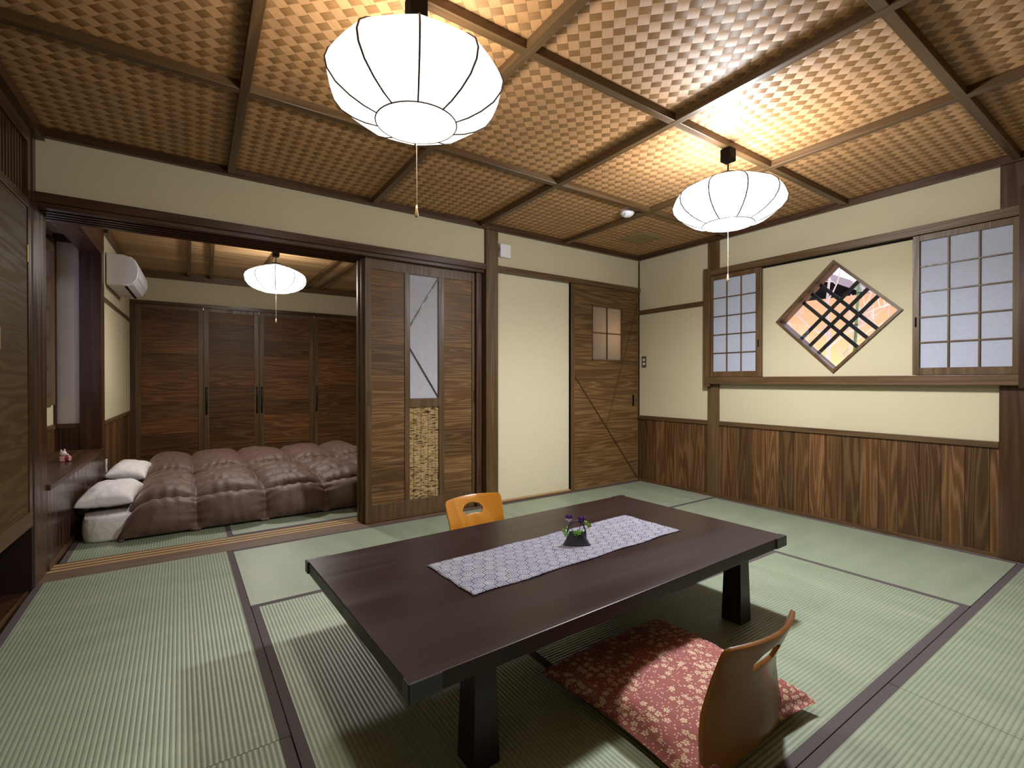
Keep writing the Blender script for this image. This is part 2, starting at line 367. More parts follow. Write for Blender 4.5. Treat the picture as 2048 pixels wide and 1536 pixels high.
# ------------------------------------------------------------------ mesh helpers
class MB:
    def __init__(s): s.v = []; s.f = []
    def box(s, x0, x1, y0, y1, z0, z1):
        b = len(s.v); x0, x1 = sorted((x0, x1)); y0, y1 = sorted((y0, y1)); z0, z1 = sorted((z0, z1))
        s.v += [(x, y, z) for z in (z0, z1) for y in (y0, y1) for x in (x0, x1)]
        s.f += [tuple(b+i for i in q) for q in ((0, 2, 3, 1), (4, 5, 7, 6), (0, 1, 5, 4), (2, 6, 7, 3), (0, 4, 6, 2), (1, 3, 7, 5))]
        return s
    def hull8(s, pts):                     # 4 bottom (ccw), 4 top (ccw)
        b = len(s.v); s.v += [tuple(p) for p in pts]
        s.f += [tuple(b+i for i in q) for q in ((3, 2, 1, 0), (4, 5, 6, 7), (0, 1, 5, 4), (1, 2, 6, 5), (2, 3, 7, 6), (3, 0, 4, 7))]
        return s
    def bar(s, p, q, w, h, up=Vector((0, 0, 1))):   # rectangular bar p->q, w sideways, h along up
        p, q = Vector(p), Vector(q); d = (q-p).normalized(); sd = d.cross(up)
        if sd.length < 1e-4: sd = d.cross(Vector((0, 1, 0)))
        sd.normalize(); u = sd.cross(d).normalized()
        a = []
        for c in (p, q): a.append([c-sd*w/2-u*h/2, c+sd*w/2-u*h/2, c+sd*w/2+u*h/2, c-sd*w/2+u*h/2])
        return s.hull8(a[0]+a[1])
    def tube(s, pts, r, n=8, cap=True):
        pts = [Vector(p) for p in pts]; rs = r if isinstance(r, (list, tuple)) else [r]*len(pts)
        b = len(s.v); prev = None
        for i, p in enumerate(pts):
            d = (pts[min(i+1, len(pts)-1)]-pts[max(i-1, 0)]).normalized()
            a = d.orthogonal().normalized() if prev is None else (prev-d*prev.dot(d)).normalized()
            prev = a; c = d.cross(a)
            for k in range(n):
                t = 2*PI*k/n; s.v.append(tuple(p+(a*math.cos(t)+c*math.sin(t))*rs[i]))
        for i in range(len(pts)-1):
            for k in range(n):
                k2 = (k+1) % n; s.f.append((b+i*n+k, b+i*n+k2, b+(i+1)*n+k2, b+(i+1)*n+k))
        if cap: s.f.append(tuple(b+k for k in reversed(range(n)))); s.f.append(tuple(b+(len(pts)-1)*n+k for k in range(n)))
        return s
    def lathe(s, prof, n=24, c=(0, 0, 0), cap=True, ang0=0, radial=None):
        b = len(s.v)
        for r, z in prof:
            for k in range(n):
                t = ang0+2*PI*k/n; rr = r*(radial(k/n) if radial else 1)
                s.v.append((c[0]+rr*math.cos(t), c[1]+rr*math.sin(t), c[2]+z))
        for i in range(len(prof)-1):
            for k in range(n):
                k2 = (k+1) % n; s.f.append((b+i*n+k, b+i*n+k2, b+(i+1)*n+k2, b+(i+1)*n+k))
        if cap: s.f.append(tuple(b+k for k in reversed(range(n)))); s.f.append(tuple(b+(len(prof)-1)*n+k for k in range(n)))
        return s
    def prism(s, poly, fn0, fn1):
        """poly 2D list, fn0/fn1 map (a,b)->3D for the two ends"""
        b = len(s.v); n = len(poly)
        s.v += [tuple(fn0(*p)) for p in poly]+[tuple(fn1(*p)) for p in poly]
        s.f.append(tuple(b+i for i in reversed(range(n)))); s.f.append(tuple(b+n+i for i in range(n)))
        for i in range(n): j = (i+1) % n; s.f.append((b+i, b+j, b+n+j, b+n+i))
        return s
    def grid(s, nu, nv, fn, flip=False, wrapu=False):
        b = len(s.v)
        for i in range(nu):
            for j in range(nv): s.v.append(tuple(fn(i/(nu-(0 if wrapu else 1)), j/(nv-1))))
        for i in range(nu if wrapu else nu-1):
            for j in range(nv-1):
                q = (b+i*nv+j, b+((i+1) % nu)*nv+j, b+((i+1) % nu)*nv+j+1, b+i*nv+j+1); s.f.append(q[::-1] if flip else q)
        return s
    def build(s, name, mat, parent=None, smooth=False, bevel=0, seg=2, loc=None, rz=None, sub=0):
        me = bpy.data.meshes.new(name); me.from_pydata(s.v, [], s.f); me.update()
        bm = bmesh.new(); bm.from_mesh(me); bmesh.ops.recalc_face_normals(bm, faces=bm.faces); bm.to_mesh(me); bm.free()
        if smooth:
            for p in me.polygons: p.use_smooth = True
        me.materials.append(M_[mat] if isinstance(mat, str) else mat)
        o = bpy.data.objects.new(name, me); COL.objects.link(o)
        if parent: o.parent = parent
        if loc: o.location = loc
        if rz is not None: o.rotation_euler = (0, 0, rz)
        if bevel:
            m = o.modifiers.new('bevel', 'BEVEL'); m.width = bevel; m.segments = seg; m.limit_method = 'ANGLE'; m.angle_limit = .6
        if sub:
            m = o.modifiers.new('sub', 'SUBSURF'); m.levels = sub; m.render_levels = sub
        return o

def plate(outline, holes, t, fn, step=0):
    """flat plate with holes; fn(a,b,c) maps plane coords and depth c in {0,t} to 3D; step>0 adds inner points"""
    pts = []; edges = []
    def add(loop):
        b = len(pts); pts.extend(Vector(p) for p in loop); edges.extend((b+i, b+(i+1) % len(loop)) for i in range(len(loop)))
    add(outline)
    for h in holes: add(h)
    def inside(p, loop):
        c = False; n = len(loop)
        for i in range(n):
            (x1, y1), (x2, y2) = loop[i], loop[(i+1) % n]
            if (y1 > p[1]) != (y2 > p[1]) and p[0] < (x2-x1)*(p[1]-y1)/(y2-y1)+x1: c = not c
        return c
    if step:
        xs = [p[0] for p in outline]; ys = [p[1] for p in outline]
        x = min(xs)+step/2
        while x < max(xs):
            y = min(ys)+step/2
            while y < max(ys):
                if inside((x, y), outline) and not any(inside((x, y), h) for h in holes):
                    if all((Vector((x, y))-Vector(q)).length > step*.45 for L_ in [outline]+holes for q in L_): pts.append(Vector((x, y)))
                y += step
            x += step
    r = delaunay_2d_cdt(pts, edges, [], 0, 1e-6)
    V, F = r[0], r[2]
    F = [f for f in F if inside(sum((V[i] for i in f), Vector((0, 0)))/len(f), outline) and not any(inside(sum((V[i] for i in f), Vector((0, 0)))/len(f), h) for h in holes)]
    m = MB(); n = len(V)
    m.v = [tuple(fn(p[0], p[1], 0)) for p in V]+[tuple(fn(p[0], p[1], t)) for p in V]
    ec = {}
    for f in F:
        m.f.append(tuple(f)); m.f.append(tuple(i+n for i in reversed(f)))
        for i in range(len(f)):
            e = (f[i], f[(i+1) % len(f)]); ec[tuple(sorted(e))] = ec.get(tuple(sorted(e)), []) + [e]
    for k, e in ec.items():
        if len(e) == 1: a, b = e[0]; m.f.append((b, a, a+n, b+n))
    return m

def tag(o, label, cat, group=None):
    o['label'] = label; o['category'] = cat
    if group: o['group'] = group
    return o
def thing(name, label, cat, loc=(0, 0, 0), rz=0, group=None):
    o = bpy.data.objects.new(name, None); COL.objects.link(o); o.location = loc; o.rotation_euler = (0, 0, rz)
    o.empty_display_size = .1
    return tag(o, label, cat, group)
def struct(o, label=None, cat=None):
    o['kind'] = 'structure'
    if label: o['label'] = label; o['category'] = cat
    return o
def copy_tree(o, parent=None):
    c = o.copy(); COL.objects.link(c); c.parent = parent
    for ch in list(o.children): copy_tree(ch, c)
    return c
cnt = {}
def nm(base):
    cnt[base] = cnt.get(base, 0)+1; return f'{base}_{cnt[base]}'

# rotated frame of the left side of the house (local x = into the room, y = along the wall)
LO = Vector((-4.39, .2, 0)); LR = math.radians(-2)
def Lb(m, name, mat, label=None, cat=None, **k):
    return struct(m.build(name, mat, loc=LO, rz=LR, **k), label, cat)
def lw(x, y, z=0):
    c, s = math.cos(LR), math.sin(LR); return Vector((LO.x+c*x-s*y, LO.y+s*x+c*y, z))

ZC = 2.25      # woven ceiling
YB = 3.7       # closet wall of the far room
# ------------------------------------------------------------------ shell
struct(MB().box(-5.3, .12, -4.7, 4.6, -.3, -.055).build('floor', 'subfloor'), 'dark timber floor under the mats', 'floor')
struct(MB().box(-4.95, .1, -4.6, .04, ZC, ZC+.08).build('ceiling', 'weave'), 'woven wood strip ceiling of the front room', 'ceiling')
struct(MB().box(-4.7, -1.15, .27, YB+.1, 2.285, 2.36).build('ceiling', 'wood_ceiling_plank'), 'pale plank ceiling of the sleeping room', 'ceiling')
# back wall above the lintel
struct(MB().box(-4.40, 0, 0, .27, 1.93, 2.45).build('wall_back', 'plaster'), 'cream plaster wall above the sliding doors', 'wall')
# right wall with diamond opening
dc, dr = (-1.763, 1.457), .398
dia = [(dc[0], dc[1]+dr), (dc[0]-dr, dc[1]), (dc[0], dc[1]-dr), (dc[0]+dr, dc[1])]
struct(plate([(-4.6, 0), (1.0, 0), (1.0, 2.45), (-4.6, 2.45)], [dia], .12, lambda a, b, c: (c, a, b)).build('wall_right', 'plaster'), 'cream plaster wall pierced by a diamond window', 'wall')
struct(MB().box(-5.3, .12, -4.72, -4.6, 0, 2.45).build('wall_front', 'plaster'), 'cream plaster wall behind the viewer', 'wall')
# left wall (behind cupboards)
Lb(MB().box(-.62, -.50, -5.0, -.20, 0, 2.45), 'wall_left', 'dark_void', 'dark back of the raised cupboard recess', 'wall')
Lb(MB().box(-.50, 0, -5.0, -2.5, 0, 2.3), 'wall_left', 'plaster', 'cream wall beside the cupboard', 'wall')
# far room walls
Lb(MB().box(-.14, -.012, 1.74, 3.6, 0, 2.4), 'wall_left', 'plaster', 'cream wall of the sleeping room under the air conditioner', 'wall')
struct(MB().box(-4.6, -1.15, YB+.02, YB+.14, 1.93, 2.45).build('wall_back', 'plaster'), 'cream wall above the closet doors', 'wall')
struct(MB().box(-4.6, -1.15, YB+.5, YB+.56, 0, 1.93).build('wall_back', 'dark_void'), 'dark back inside the closet', 'wall')
struct(MB().box(-1.27, -1.15, .27, YB+.1, 0, 2.45).build('wall_right', 'plaster'), 'cream side wall of the sleeping room', 'wall')
# corridor behind the entry door
struct(MB().box(-1.15, 0, 1.0, 1.1, 0, 2.45).build('wall_back', 'plaster'), 'corridor wall behind the entry door', 'wall')
struct(MB().box(-1.27, 0, .28, 1.0, 2.0, 2.1).build('ceiling', 'plaster'), 'corridor ceiling behind the entry door', 'ceiling')
struct(MB().box(-1.27, 0, .05, 1.0, -.05, 0).build('floor', 'subfloor'), 'corridor floor behind the entry door', 'floor')
light('corridor_lamp', 'POINT', (-.33, .25, 1.44), 2.2, (1, .72, .42), .05)

# lintel (two boards) and track
struct(MB().box(-4.40, -1.816, -.022, 0, 1.885, 1.932).build(nm('trim'), 'wood_red_x', bevel=.002), 'dark lintel board over the wide opening', 'trim')
struct(MB().box(-1.703, -.0, -.022, .03, 1.885, 1.932).build(nm('trim'), 'wood_frame_x', bevel=.002), 'lintel board over the entry doors', 'trim')
m = MB()
for y0, y1 in ((0, .045), (.075, .10), (.125, .15), (.175, .20), (.225, .272)): m.box(-4.41, -1.816, y0, y1, 1.862, 1.90)
m.box(-4.41, -1.816, 0, .272, 1.885, 1.929)
struct(m.build(nm('trim'), 'wood_red_x'), 'grooved door track under the lintel', 'trim')
# threshold
struct(MB().box(-4.43, -1.816, .0, .292, -.055, 0.0).build(nm('trim'), 'wood_sill', bevel=.001), 'brown wooden threshold between the rooms', 'trim')
for y in (.157, .207, .257):
    struct(MB().box(-4.41, -1.816, y-.010, y+.010, -.01, .0015).build(nm('trim'), 'wood_light'), 'pale wooden sliding strip in the threshold', 'trim')
struct(MB().box(-1.703, 0, -.004, .06, -.05, .014).build(nm('trim'), 'wood_sill'), 'low sill under the entry doors', 'trim')
struct(MB().box(-1.70, 0, .006, .018, .014, .022).build(nm('trim'), 'wood_light'), 'pale sliding strip on the entry sill', 'trim')
# posts
struct(MB().box(-1.816, -1.703, -.026, .27, 0, 2.205).build(nm('trim'), 'wood_frame_z', bevel=.003), 'brown post between sliding doors and white panel', 'post')
struct(MB().box(-1.872, -1.816, .03, .27, 0, 1.862).build(nm('trim'), 'wood_red_z'), 'dark jamb beside the sliding doors', 'trim')
Lb(MB().box(-.14, 0, -.25, -.02, 0, 2.25), nm('trim'), 'wood_red_z', 'dark lacquered post at the left of the opening', 'post', bevel=.003)
struct(MB().box(-.018, .0, -.888, -.783, 0, 2.205).build(nm('trim'), 'wood_frame_z', bevel=.002), 'brown post left of the diamond window wall', 'post')
struct(MB().box(-.018, .0, -2.83, -2.606, 0, 2.205).build(nm('trim'), 'wood_red_z', bevel=.002), 'wide dark post at the right edge', 'post')
struct(MB().box(-.010, 0, -.012, 0, 0.01, 2.2).build(nm('trim'), 'wood_red_z'), 'thin corner strip beside the entry door', 'trim')
# crown moulding
struct(MB().box(-4.40, 0, -.035, 0, 2.205, ZC).build(nm('trim'), 'wood_red_x', bevel=.002), 'dark cornice along the back wall', 'trim')
struct(MB().box(-.035, 0, -4.6, -.035, 2.205, ZC).build(nm('trim'), 'wood_red_y', bevel=.002), 'dark cornice along the window wall', 'trim')
Lb(MB().box(-.01, .035, -4.8, -.2, 2.19, ZC-.001), nm('trim'), 'wood_red_y', 'dark cornice above the cupboard', 'trim')
# ceiling battens (positions read with their slight drift)
for i, (xa, xb) in enumerate(((-3.63, -3.565), (-2.765, -2.715), (-1.905, -1.86), (-1.045, -1.005))):
    s = (xa-xb)/-2.7*1
    m = MB(); w = .019
    xa2 = xb+(xa-xb)*4.5/2.7
    m.hull8([(xa2-w, -4.6, 2.212), (xa2+w, -4.6, 2.212), (xb+w, -.035, 2.212), (xb-w, -.035, 2.212), (xa2-w, -4.6, ZC), (xa2+w, -4.6, ZC), (xb+w, -.035, ZC), (xb-w, -.035, ZC)])
    struct(m.build(nm('trim'), 'wood_frame_y', bevel=.002), ('leftmost', 'second', 'third', 'rightmost')[i]+' ceiling batten running away from the viewer', 'batten')
for i, y in enumerate((-.975, -1.845, -2.675, -3.53)):
    struct(MB().box(-4.40, -.035, y-.019, y+.019, 2.214, ZC).build(nm('trim'), 'wood_frame_x', bevel=.002), ('far', 'middle', 'near', 'overhead')[i]+' ceiling batten running left to right', 'batten')
# right wall rails
RW = 'wood_frame_y'
struct(MB().box(-.055, 0, -2.70, -.783, 1.903, 1.957).build(nm('trim'), RW, bevel=.002), 'upper rail over the paper window screens', 'trim')
struct(MB().box(-.016, 0, -2.70, -.83, 1.893, 1.903).build(nm('trim'), 'dark_void'), 'dark groove under the upper rail', 'trim')
struct(MB().box(-.060, 0, -2.70, -.783, .975, 1.035).build(nm('trim'), RW, bevel=.003), 'window ledge rail under the paper screens', 'trim')
struct(MB().box(-.058, 0, -.828, -.765, .955, 1.972).build(nm('trim'), 'wood_frame_z', bevel=.002), 'upright edge board left of the small paper screen', 'trim')
struct(MB().box(-.070, 0, -2.76, -2.690, .96, 2.05).build(nm('trim'), 'wood_red_z', bevel=.002), 'upright edge board right of the large paper screen', 'trim')
struct(MB().box(-.012, 0, -.783, 0, 1.664, 1.707).build(nm('trim'), 'wood_frame_y', bevel=.001), 'thin horizontal rail left of the window wall post', 'trim')
# wainscot
for i, (a, b) in enumerate(((-.783, 0), (-2.606, -.888), (-4.6, -2.83))):
    struct(MB().box(-.008, 0, a, b, .02, .625).build(nm('trim'), 'wood_dado'), ('short', 'long', 'near')[i]+' run of vertical cedar wainscot boards', 'wainscot')
    struct(MB().box(-.020, 0, a, b, .622, .658).build(nm('trim'), 'wood_frame_y', bevel=.002), ('short', 'long', 'near')[i]+' cap rail on the cedar wainscot', 'trim')
    struct(MB().box(-.016, 0, a, b, 0, .024).build(('baseboard_right'), 'wood_frame_y', bevel=.001), ('short', 'long', 'near')[i]+' base strip of the cedar wainscot', 'baseboard')

# ------------------------------------------------------------------ tatami
def mat(name, label, x0, x1, y0, y1, ax, z=0, group='tatami mats'):
    t = thing('tatami_mat', label, 'tatami mat', ((x0+x1)/2, (y0+y1)/2, -.055), 0, group)
    hx, hy = (x1-x0)/2-.001, (y1-y0)/2-.001; w = .030
    m = MB()
    if ax == 'x': m.box(-hx, hx, -hy+w, hy-w, 0, .055)
    else: m.box(-hx+w, hx-w, -hy, hy, 0, .055)
    m.build('woven_top', 'tatami_'+ax, t)
    for s in (-1, 1):
        m = MB()
        if ax == 'x': m.box(-hx, hx, s*hy, s*(hy-w-.0005), 0, .0558)
        else: m.box(s*hx, s*(hx-w-.0005), -hy, hy, 0, .0558)
        m.build('border', 'border', t, bevel=.0015)
    return t
mat('m', 'tatami mat along the cupboard, left of the table', -4.405, -3.560, -1.82, -.002, 'y')
mat('m', 'tatami mat in front of the threshold, behind the table', -3.560, -1.78, -.895, -.002, 'x')
mat('m', 'tatami mat in the far corner by the entry door', -1.78, -.02, -.87, -.006, 'x')
mat('m', 'tatami mat running along the cedar wainscot', -.955, -.02, -2.684, -.87, 'y')
mat('m', 'tatami mat under the left end of the table', -3.560, -2.735, -2.685, -.895, 'y')
mat('m', 'tatami mat under the far half of the table', -2.735, -.955, -1.815, -.895, 'x')
mat('m', 'tatami mat under the nearer floor chair', -2.735, -.955, -2.685, -1.815, 'x')
mat('m', 'tatami mat at the bottom left corner of the photo', -4.42, -3.561, -3.64, -1.82, 'y')
mat('m', 'tatami mat at the right edge near the wide post', -1.885, -.02, -3.58, -2.685, 'x')
mat('m', 'tatami mat at the bottom edge behind the nearer chair', -3.561, -1.885, -3.58, -2.685, 'x')
mat('m', 'tatami mat in the sleeping room along the window bench', -4.365, -3.535, .295, 2.1, 'y', group='sleeping room tatami mats')
mat('m', 'tatami mat between threshold and brown quilts', -3.535, -1.76, .295, 1.17, 'x', group='sleeping room tatami mats')
mat('m', 'tatami mat in front of the closet doors', -3.535, -1.3, 2.82, 3.66, 'x', group='sleeping room tatami mats')

# ------------------------------------------------------------------ doors
def door_root(name, label, loc=(0, 0, 0), rz=0):
    o = thing(name, label, 'door', loc, rz); o['kind'] = 'structure'; return o
# sliding door with glass and reed blind
def slide_door(x0, y, label, full=True):
    d = door_root(nm('door'), label, (x0, y, 0)); T = .03; W_ = .892
    H0, H1 = .004, 1.87
    xs = dict(sl=(0, .045), pl=(.045, .29), s2=(.29, .328), c=(.328, .565), s3=(.565, .61), pr=(.61, .853), sr=(.853, .892))
    m = MB().box(0, .045, 0, T, H0, H1).box(.853, W_, 0, T, H0, H1).box(.045, .853, .001, T-.001, 1.79, H1).box(.045, .853, .001, T-.001, H0, .128)
    m.build('frame', 'wood_frame_z', d, bevel=.0015)
    MB().box(*xs['pl'], .008, .022, .128, 1.79).build('panel', 'wood_slide', d)
    MB().box(*xs['pr'], .008, .022, .128, 1.79).build('panel', 'wood_slide', d)
    m = MB().box(.29, .328, .001, T, .125, 1.792).box(.565, .61, .001, T, .125, 1.792).box(.328, .565, .001, T, .808, .868)
    m.build('centre_frame', 'wood_frame_z', d, bevel=.0015)
    if full:
        p = MB().box(.328, .565, .014, .018, .868, 1.79).build('paper_pane', 'washi', d)
        m = MB().bar((.565, .009, 1.785), (.328, .009, 1.397), .008, .007, Vector((0, 1, 0))).bar((.328, .009, 1.25), (.565, .009, .874), .008, .007, Vector((0, 1, 0)))
        m.box(.328, .3325, .005, .016, .868, 1.79).box(.5605, .565, .005, .016, .868, 1.79).box(.328, .565, .005, .016, .868, .8725).box(.328, .565, .005, .016, 1.7855, 1.79)
        m.build('muntin', 'wood_red_z', p)
        r = MB().box(.328, .565, .012, .020, .128, .808).build('reed_blind', 'reed', d)
        m = MB()
        for k in range(4): m.tube([(.362+k*.058, .0105, .13), (.362+k*.058, .0105, .806)], .0011, 5)
        m.build('stitching', 'rib', r)
        for sx in (.02, .872): MB().box(sx-.008, sx+.008, -.0006, .004, .83, .93).build('finger_pull', 'wood_red_z', d)
    return d
slide_door(-2.752, .055, 'front sliding door with paper pane and reed blind')
slide_door(-2.766, .100, 'middle sliding door stacked behind the front one', False)
slide_door(-2.774, .150, 'rear sliding door stacked behind the front one', False)
# white fusuma
d = door_root(nm('door'), 'plain white papered sliding door between the posts', (0, 0, 0))
MB().box(-1.702, -.905, .030, .05, .02, 1.886).build('panel', 'fusuma', d)
# entry door
d = door_root(nm('door'), 'wooden entry door with four-pane window and diagonal strips', (0, 0, 0))
hole = [(-.636, 1.203), (-.242, 1.203), (-.242, 1.708), (-.636, 1.708)]
plate([(-.905, .018), (-.012, .018), (-.012, 1.886), (-.905, 1.886)], [hole], .024, lambda a, b, c: (a, .004+c, b)).build('panel', 'wood_entry', d)
MB().box(-.905, -.862, -.002, .03, .016, 1.886).build('stile', 'wood_frame_z', d, bevel=.0015)
p = MB().box(-.636, -.242, .018, .022, 1.203, 1.708).build('frosted_pane', 'frosted', d)
m = MB()
m.box(-.445, -.433, .006, .016, 1.203, 1.708).box(-.636, -.242, .006, .016, 1.452, 1.462)
m.box(-.642, -.632, -.001, .016, 1.198, 1.713).box(-.246, -.236, -.001, .016, 1.198, 1.713).box(-.642, -.236, -.001, .016, 1.195, 1.206).box(-.642, -.236, -.001, .016, 1.703, 1.713)
m.build('muntin', 'wood_frame_z', p)
MB().bar((-.862, .001, 1.05), (-.02, .001, .03), .010, .008, Vector((0, 1, 0))).build('diagonal_strip', 'wood_red_z', d)
MB().bar((-.019, .001, 1.766), (-.452, .001, .575), .008, .006, Vector((0, 1, 0))).build('diagonal_strip', 'wood_frame_z', d)
MB().box(-.090, -.066, .0015, .006, .752, .865).build('finger_pull', 'dark_void', d)

# closet doors
cz0, cz1 = .045, 1.893
struct(MB().box(-4.40, -1.27, YB-.02, YB+.05, 0, cz0).build(nm('trim'), 'wood_frame_x'), 'base rail under the closet doors', 'trim')
struct(MB().box(-4.40, -1.27, YB-.022, YB+.02, cz1, 1.935).build(nm('trim'), 'wood_red_x', bevel=.002), 'lintel over the closet doors', 'trim')
struct(MB().box(-4.40, -4.235, YB-.02, YB+.05, 0, cz1).build(nm('trim'), 'wood_red_z'), 'jamb left of the closet doors', 'trim')
cx = [(-4.235, -3.575, 'outer left'), (-3.572, -2.97, 'inner left'), (-2.966, -2.30, 'inner right'), (-2.296, -1.67, 'outer right'), (-1.665, -1.28, 'hidden')]
for i, (a, b, lab) in enumerate(cx):
    d = door_root(nm('door'), lab+' closet door of dark horizontal boards', (a, YB, 0)); w = b-a
    MB().box(0, .055, 0, .03, cz0, cz1).box(w-.055, w, 0, .03, cz0, cz1).box(.055, w-.055, .001, .029, cz1-.045, cz1).box(.055, w-.055, .001, .029, cz0, cz0+.05).build('frame', 'wood_frame_z', d, bevel=.0015)
    MB().box(.055, w-.055, .010, .024, cz0+.05, cz1-.045).build('panel', 'wood_closet', d)
    hs = {1: [.028, w-.026], 2: [.026], 3: [.028]}.get(i, [])
    for hx in hs:
        m = MB(); pts = []
        for k in range(9):
            t = k/8; pts.append((hx, -.006-.022*math.sin(PI*t), .60+.33*t))
        m.tube(pts, .011, 8); m.build('handle', 'black_metal', d, smooth=True)

# ------------------------------------------------------------------ left side: cupboard, bench, alcove
cb = thing('cupboard', 'raised wooden cupboard at the left edge with slatted transom', 'cupboard', LO, LR)
MB().box(-.03, 0, -2.45, -.345, .385, 1.815).build('door', 'wood_left', cb, bevel=.001)
MB().box(-.03, .006, -2.45, -.30, .312, .385).build('bottom_rail', 'wood_frame_y', cb, bevel=.002)
MB().box(-.03, .004, -.345, -.30, .385, 2.19).build('stile', 'wood_red_z', cb)
MB().box(-.03, .006, -2.45, -.345, 1.815, 1.855).build('transom_rail', 'wood_red_y', cb, bevel=.002)
MB().box(-.03, .006, -2.45, -.345, 2.12, 2.19).build('transom_rail', 'wood_red_y', cb, bevel=.002)
m = MB()
y = -.40
while y > -2.4: m.box(-.022, -.006, y-.008, y+.008, 1.855, 2.12); y -= .038
m.build('transom_slats', 'wood_red_z', cb)
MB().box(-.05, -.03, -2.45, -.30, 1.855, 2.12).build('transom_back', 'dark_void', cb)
MB().box(-.49, -.03, -2.45, -.30, .312, .34).build('base_board', 'wood_red_y', cb)
MB().box(-.001, .004, -.352, -.340, 1.56, 1.64).build('hinge', 'gold', cb)
MB().box(-.0005, .004, -.735, -.715, 1.13, 1.22).build('door_pull', 'beige_plastic', cb)
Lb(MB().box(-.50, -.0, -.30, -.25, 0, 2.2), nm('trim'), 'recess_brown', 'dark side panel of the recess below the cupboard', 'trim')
Lb(MB().box(-.50, -.02, -2.5, -.30, -.055, -.002), nm('trim'), 'wood_red_y', 'reddish board floor under the cupboard', 'trim')
Lb(MB().box(-.02, -.012, -2.5, -.25, -.055, .004), nm('trim'), 'wood_frame_y', 'thin edge strip beside the left mats', 'trim')
tag(MB().grid(10, 10, lambda u, v: (-4.62+u*.12, -.62+v*.3, .105+.02*math.sin(u*9)+.015*math.sin(v*7))).build('folded_cloth', 'grey_cloth', smooth=True), 'pale grey folded cloth in the dark recess under the cupboard', 'cloth')
cl = bpy.data.objects['folded_cloth']; sm = cl.modifiers.new('s', 'SOLIDIFY'); sm.thickness = .10; sm.offset = -1

bn = thing('window_bench', 'dark lacquered built-in bench under the side window', 'bench', LO, LR)
MB().box(-.295, .012, -.018, 1.618, .425, .456).build('seat_board', 'wood_red_y', bn, bevel=.003)
MB().box(-.03, 0, -.018, 1.74, 0, .425).build('front_panel', 'wood_bench', bn)
MB().box(-.001, .008, -.018, 1.74, 0, .03).build('base_strip', 'wood_frame_y', bn)
# alcove
Lb(MB().box(-.14, 0, 1.62, 1.74, .456, 2.28), nm('trim'), 'wood_red_z', 'wide dark post beside the window alcove', 'post', bevel=.003)
Lb(MB().box(-.14, 0, -.02, 1.62, 2.04, 2.28), nm('trim'), 'wood_red_y', 'dark beam over the window alcove', 'beam', bevel=.003)
Lb(MB().box(-.36, -.14, 1.66, 1.74, 0, 2.4), 'wall_back', 'white_wall', 'pale end wall of the window alcove', 'wall')
Lb(MB().box(-.36, -.14, -.10, -.02, 0, 2.4), 'wall_front', 'white_wall', 'near end wall of the window alcove', 'wall')
Lb(MB().box(-.36, -.10, -.10, 1.74, 2.16, 2.28), 'ceiling', 'white_wall', 'white soffit over the window alcove', 'ceiling')
Lb(plate([(-.1, 0), (1.74, 0), (1.74, 2.3), (-.1, 2.3)], [[(.25, .86), (1.46, .86), (1.46, 2.02), (.25, 2.02)]], .08, lambda a, b, c: (-.295-c, a, b)), 'wall_left', 'plaster', 'cream wall around the side window', 'wall')
Lb(MB().box(-.295, -.14, 1.652, 1.66, .455, .63), nm('trim'), 'wood_dado_x', 'short wainscot at the end of the bench', 'wainscot')
Lb(MB().box(-.295, -.14, 1.642, 1.66, .63, .665), nm('trim'), 'wood_frame_x', 'cap rail at the end of the bench', 'trim')
Lb(MB().box(-.295, -.287, 0, 1.66, .455, .63), nm('trim'), 'wood_dado', 'low wainscot behind the bench', 'wainscot')
Lb(MB().box(-.295, -.281, 0, 1.66, .63, .665), nm('trim'), 'wood_frame_y', 'cap rail behind the bench', 'trim')
Lb(MB().box(-.295, -.14, 1.645, 1.66, 2.10, 2.16), nm('trim'), 'wood_red_x', 'cornice at the end of the alcove', 'trim')
Lb(MB().box(-.295, -.278, 1.63, 1.66, .63, 2.16), nm('trim'), 'wood_red_z', 'corner strip in the window alcove', 'trim')
w3 = thing(nm('window'), 'side window with paper screen lit by daylight', 'window', LO, LR); w3['kind'] = 'structure'
MB().box(-.315, -.27, .25, .30, .86, 2.02).box(-.315, -.27, 1.44, 1.56, .82, 2.10).box(-.315, -.27, .30, 1.44, .82, .88).box(-.315, -.27, .30, 1.44, 2.0, 2.06).build('frame', 'wood_frame_z', w3, bevel=.002)
m = MB()
for k in range(1, 6): m.box(-.307, -.295, .30+1.14*k/6-.005, .30+1.14*k/6+.005, .88, 2.0)
for k in range(1, 5): m.box(-.307, -.295, .30, 1.44, .88+1.12*k/5-.005, .88+1.12*k/5+.005)
m.build('lattice', 'wood_frame_z', w3)
MB().box(-.317, -.311, .28, 1.46, .86, 2.02).build('paper', 'shoji_lit', w3)
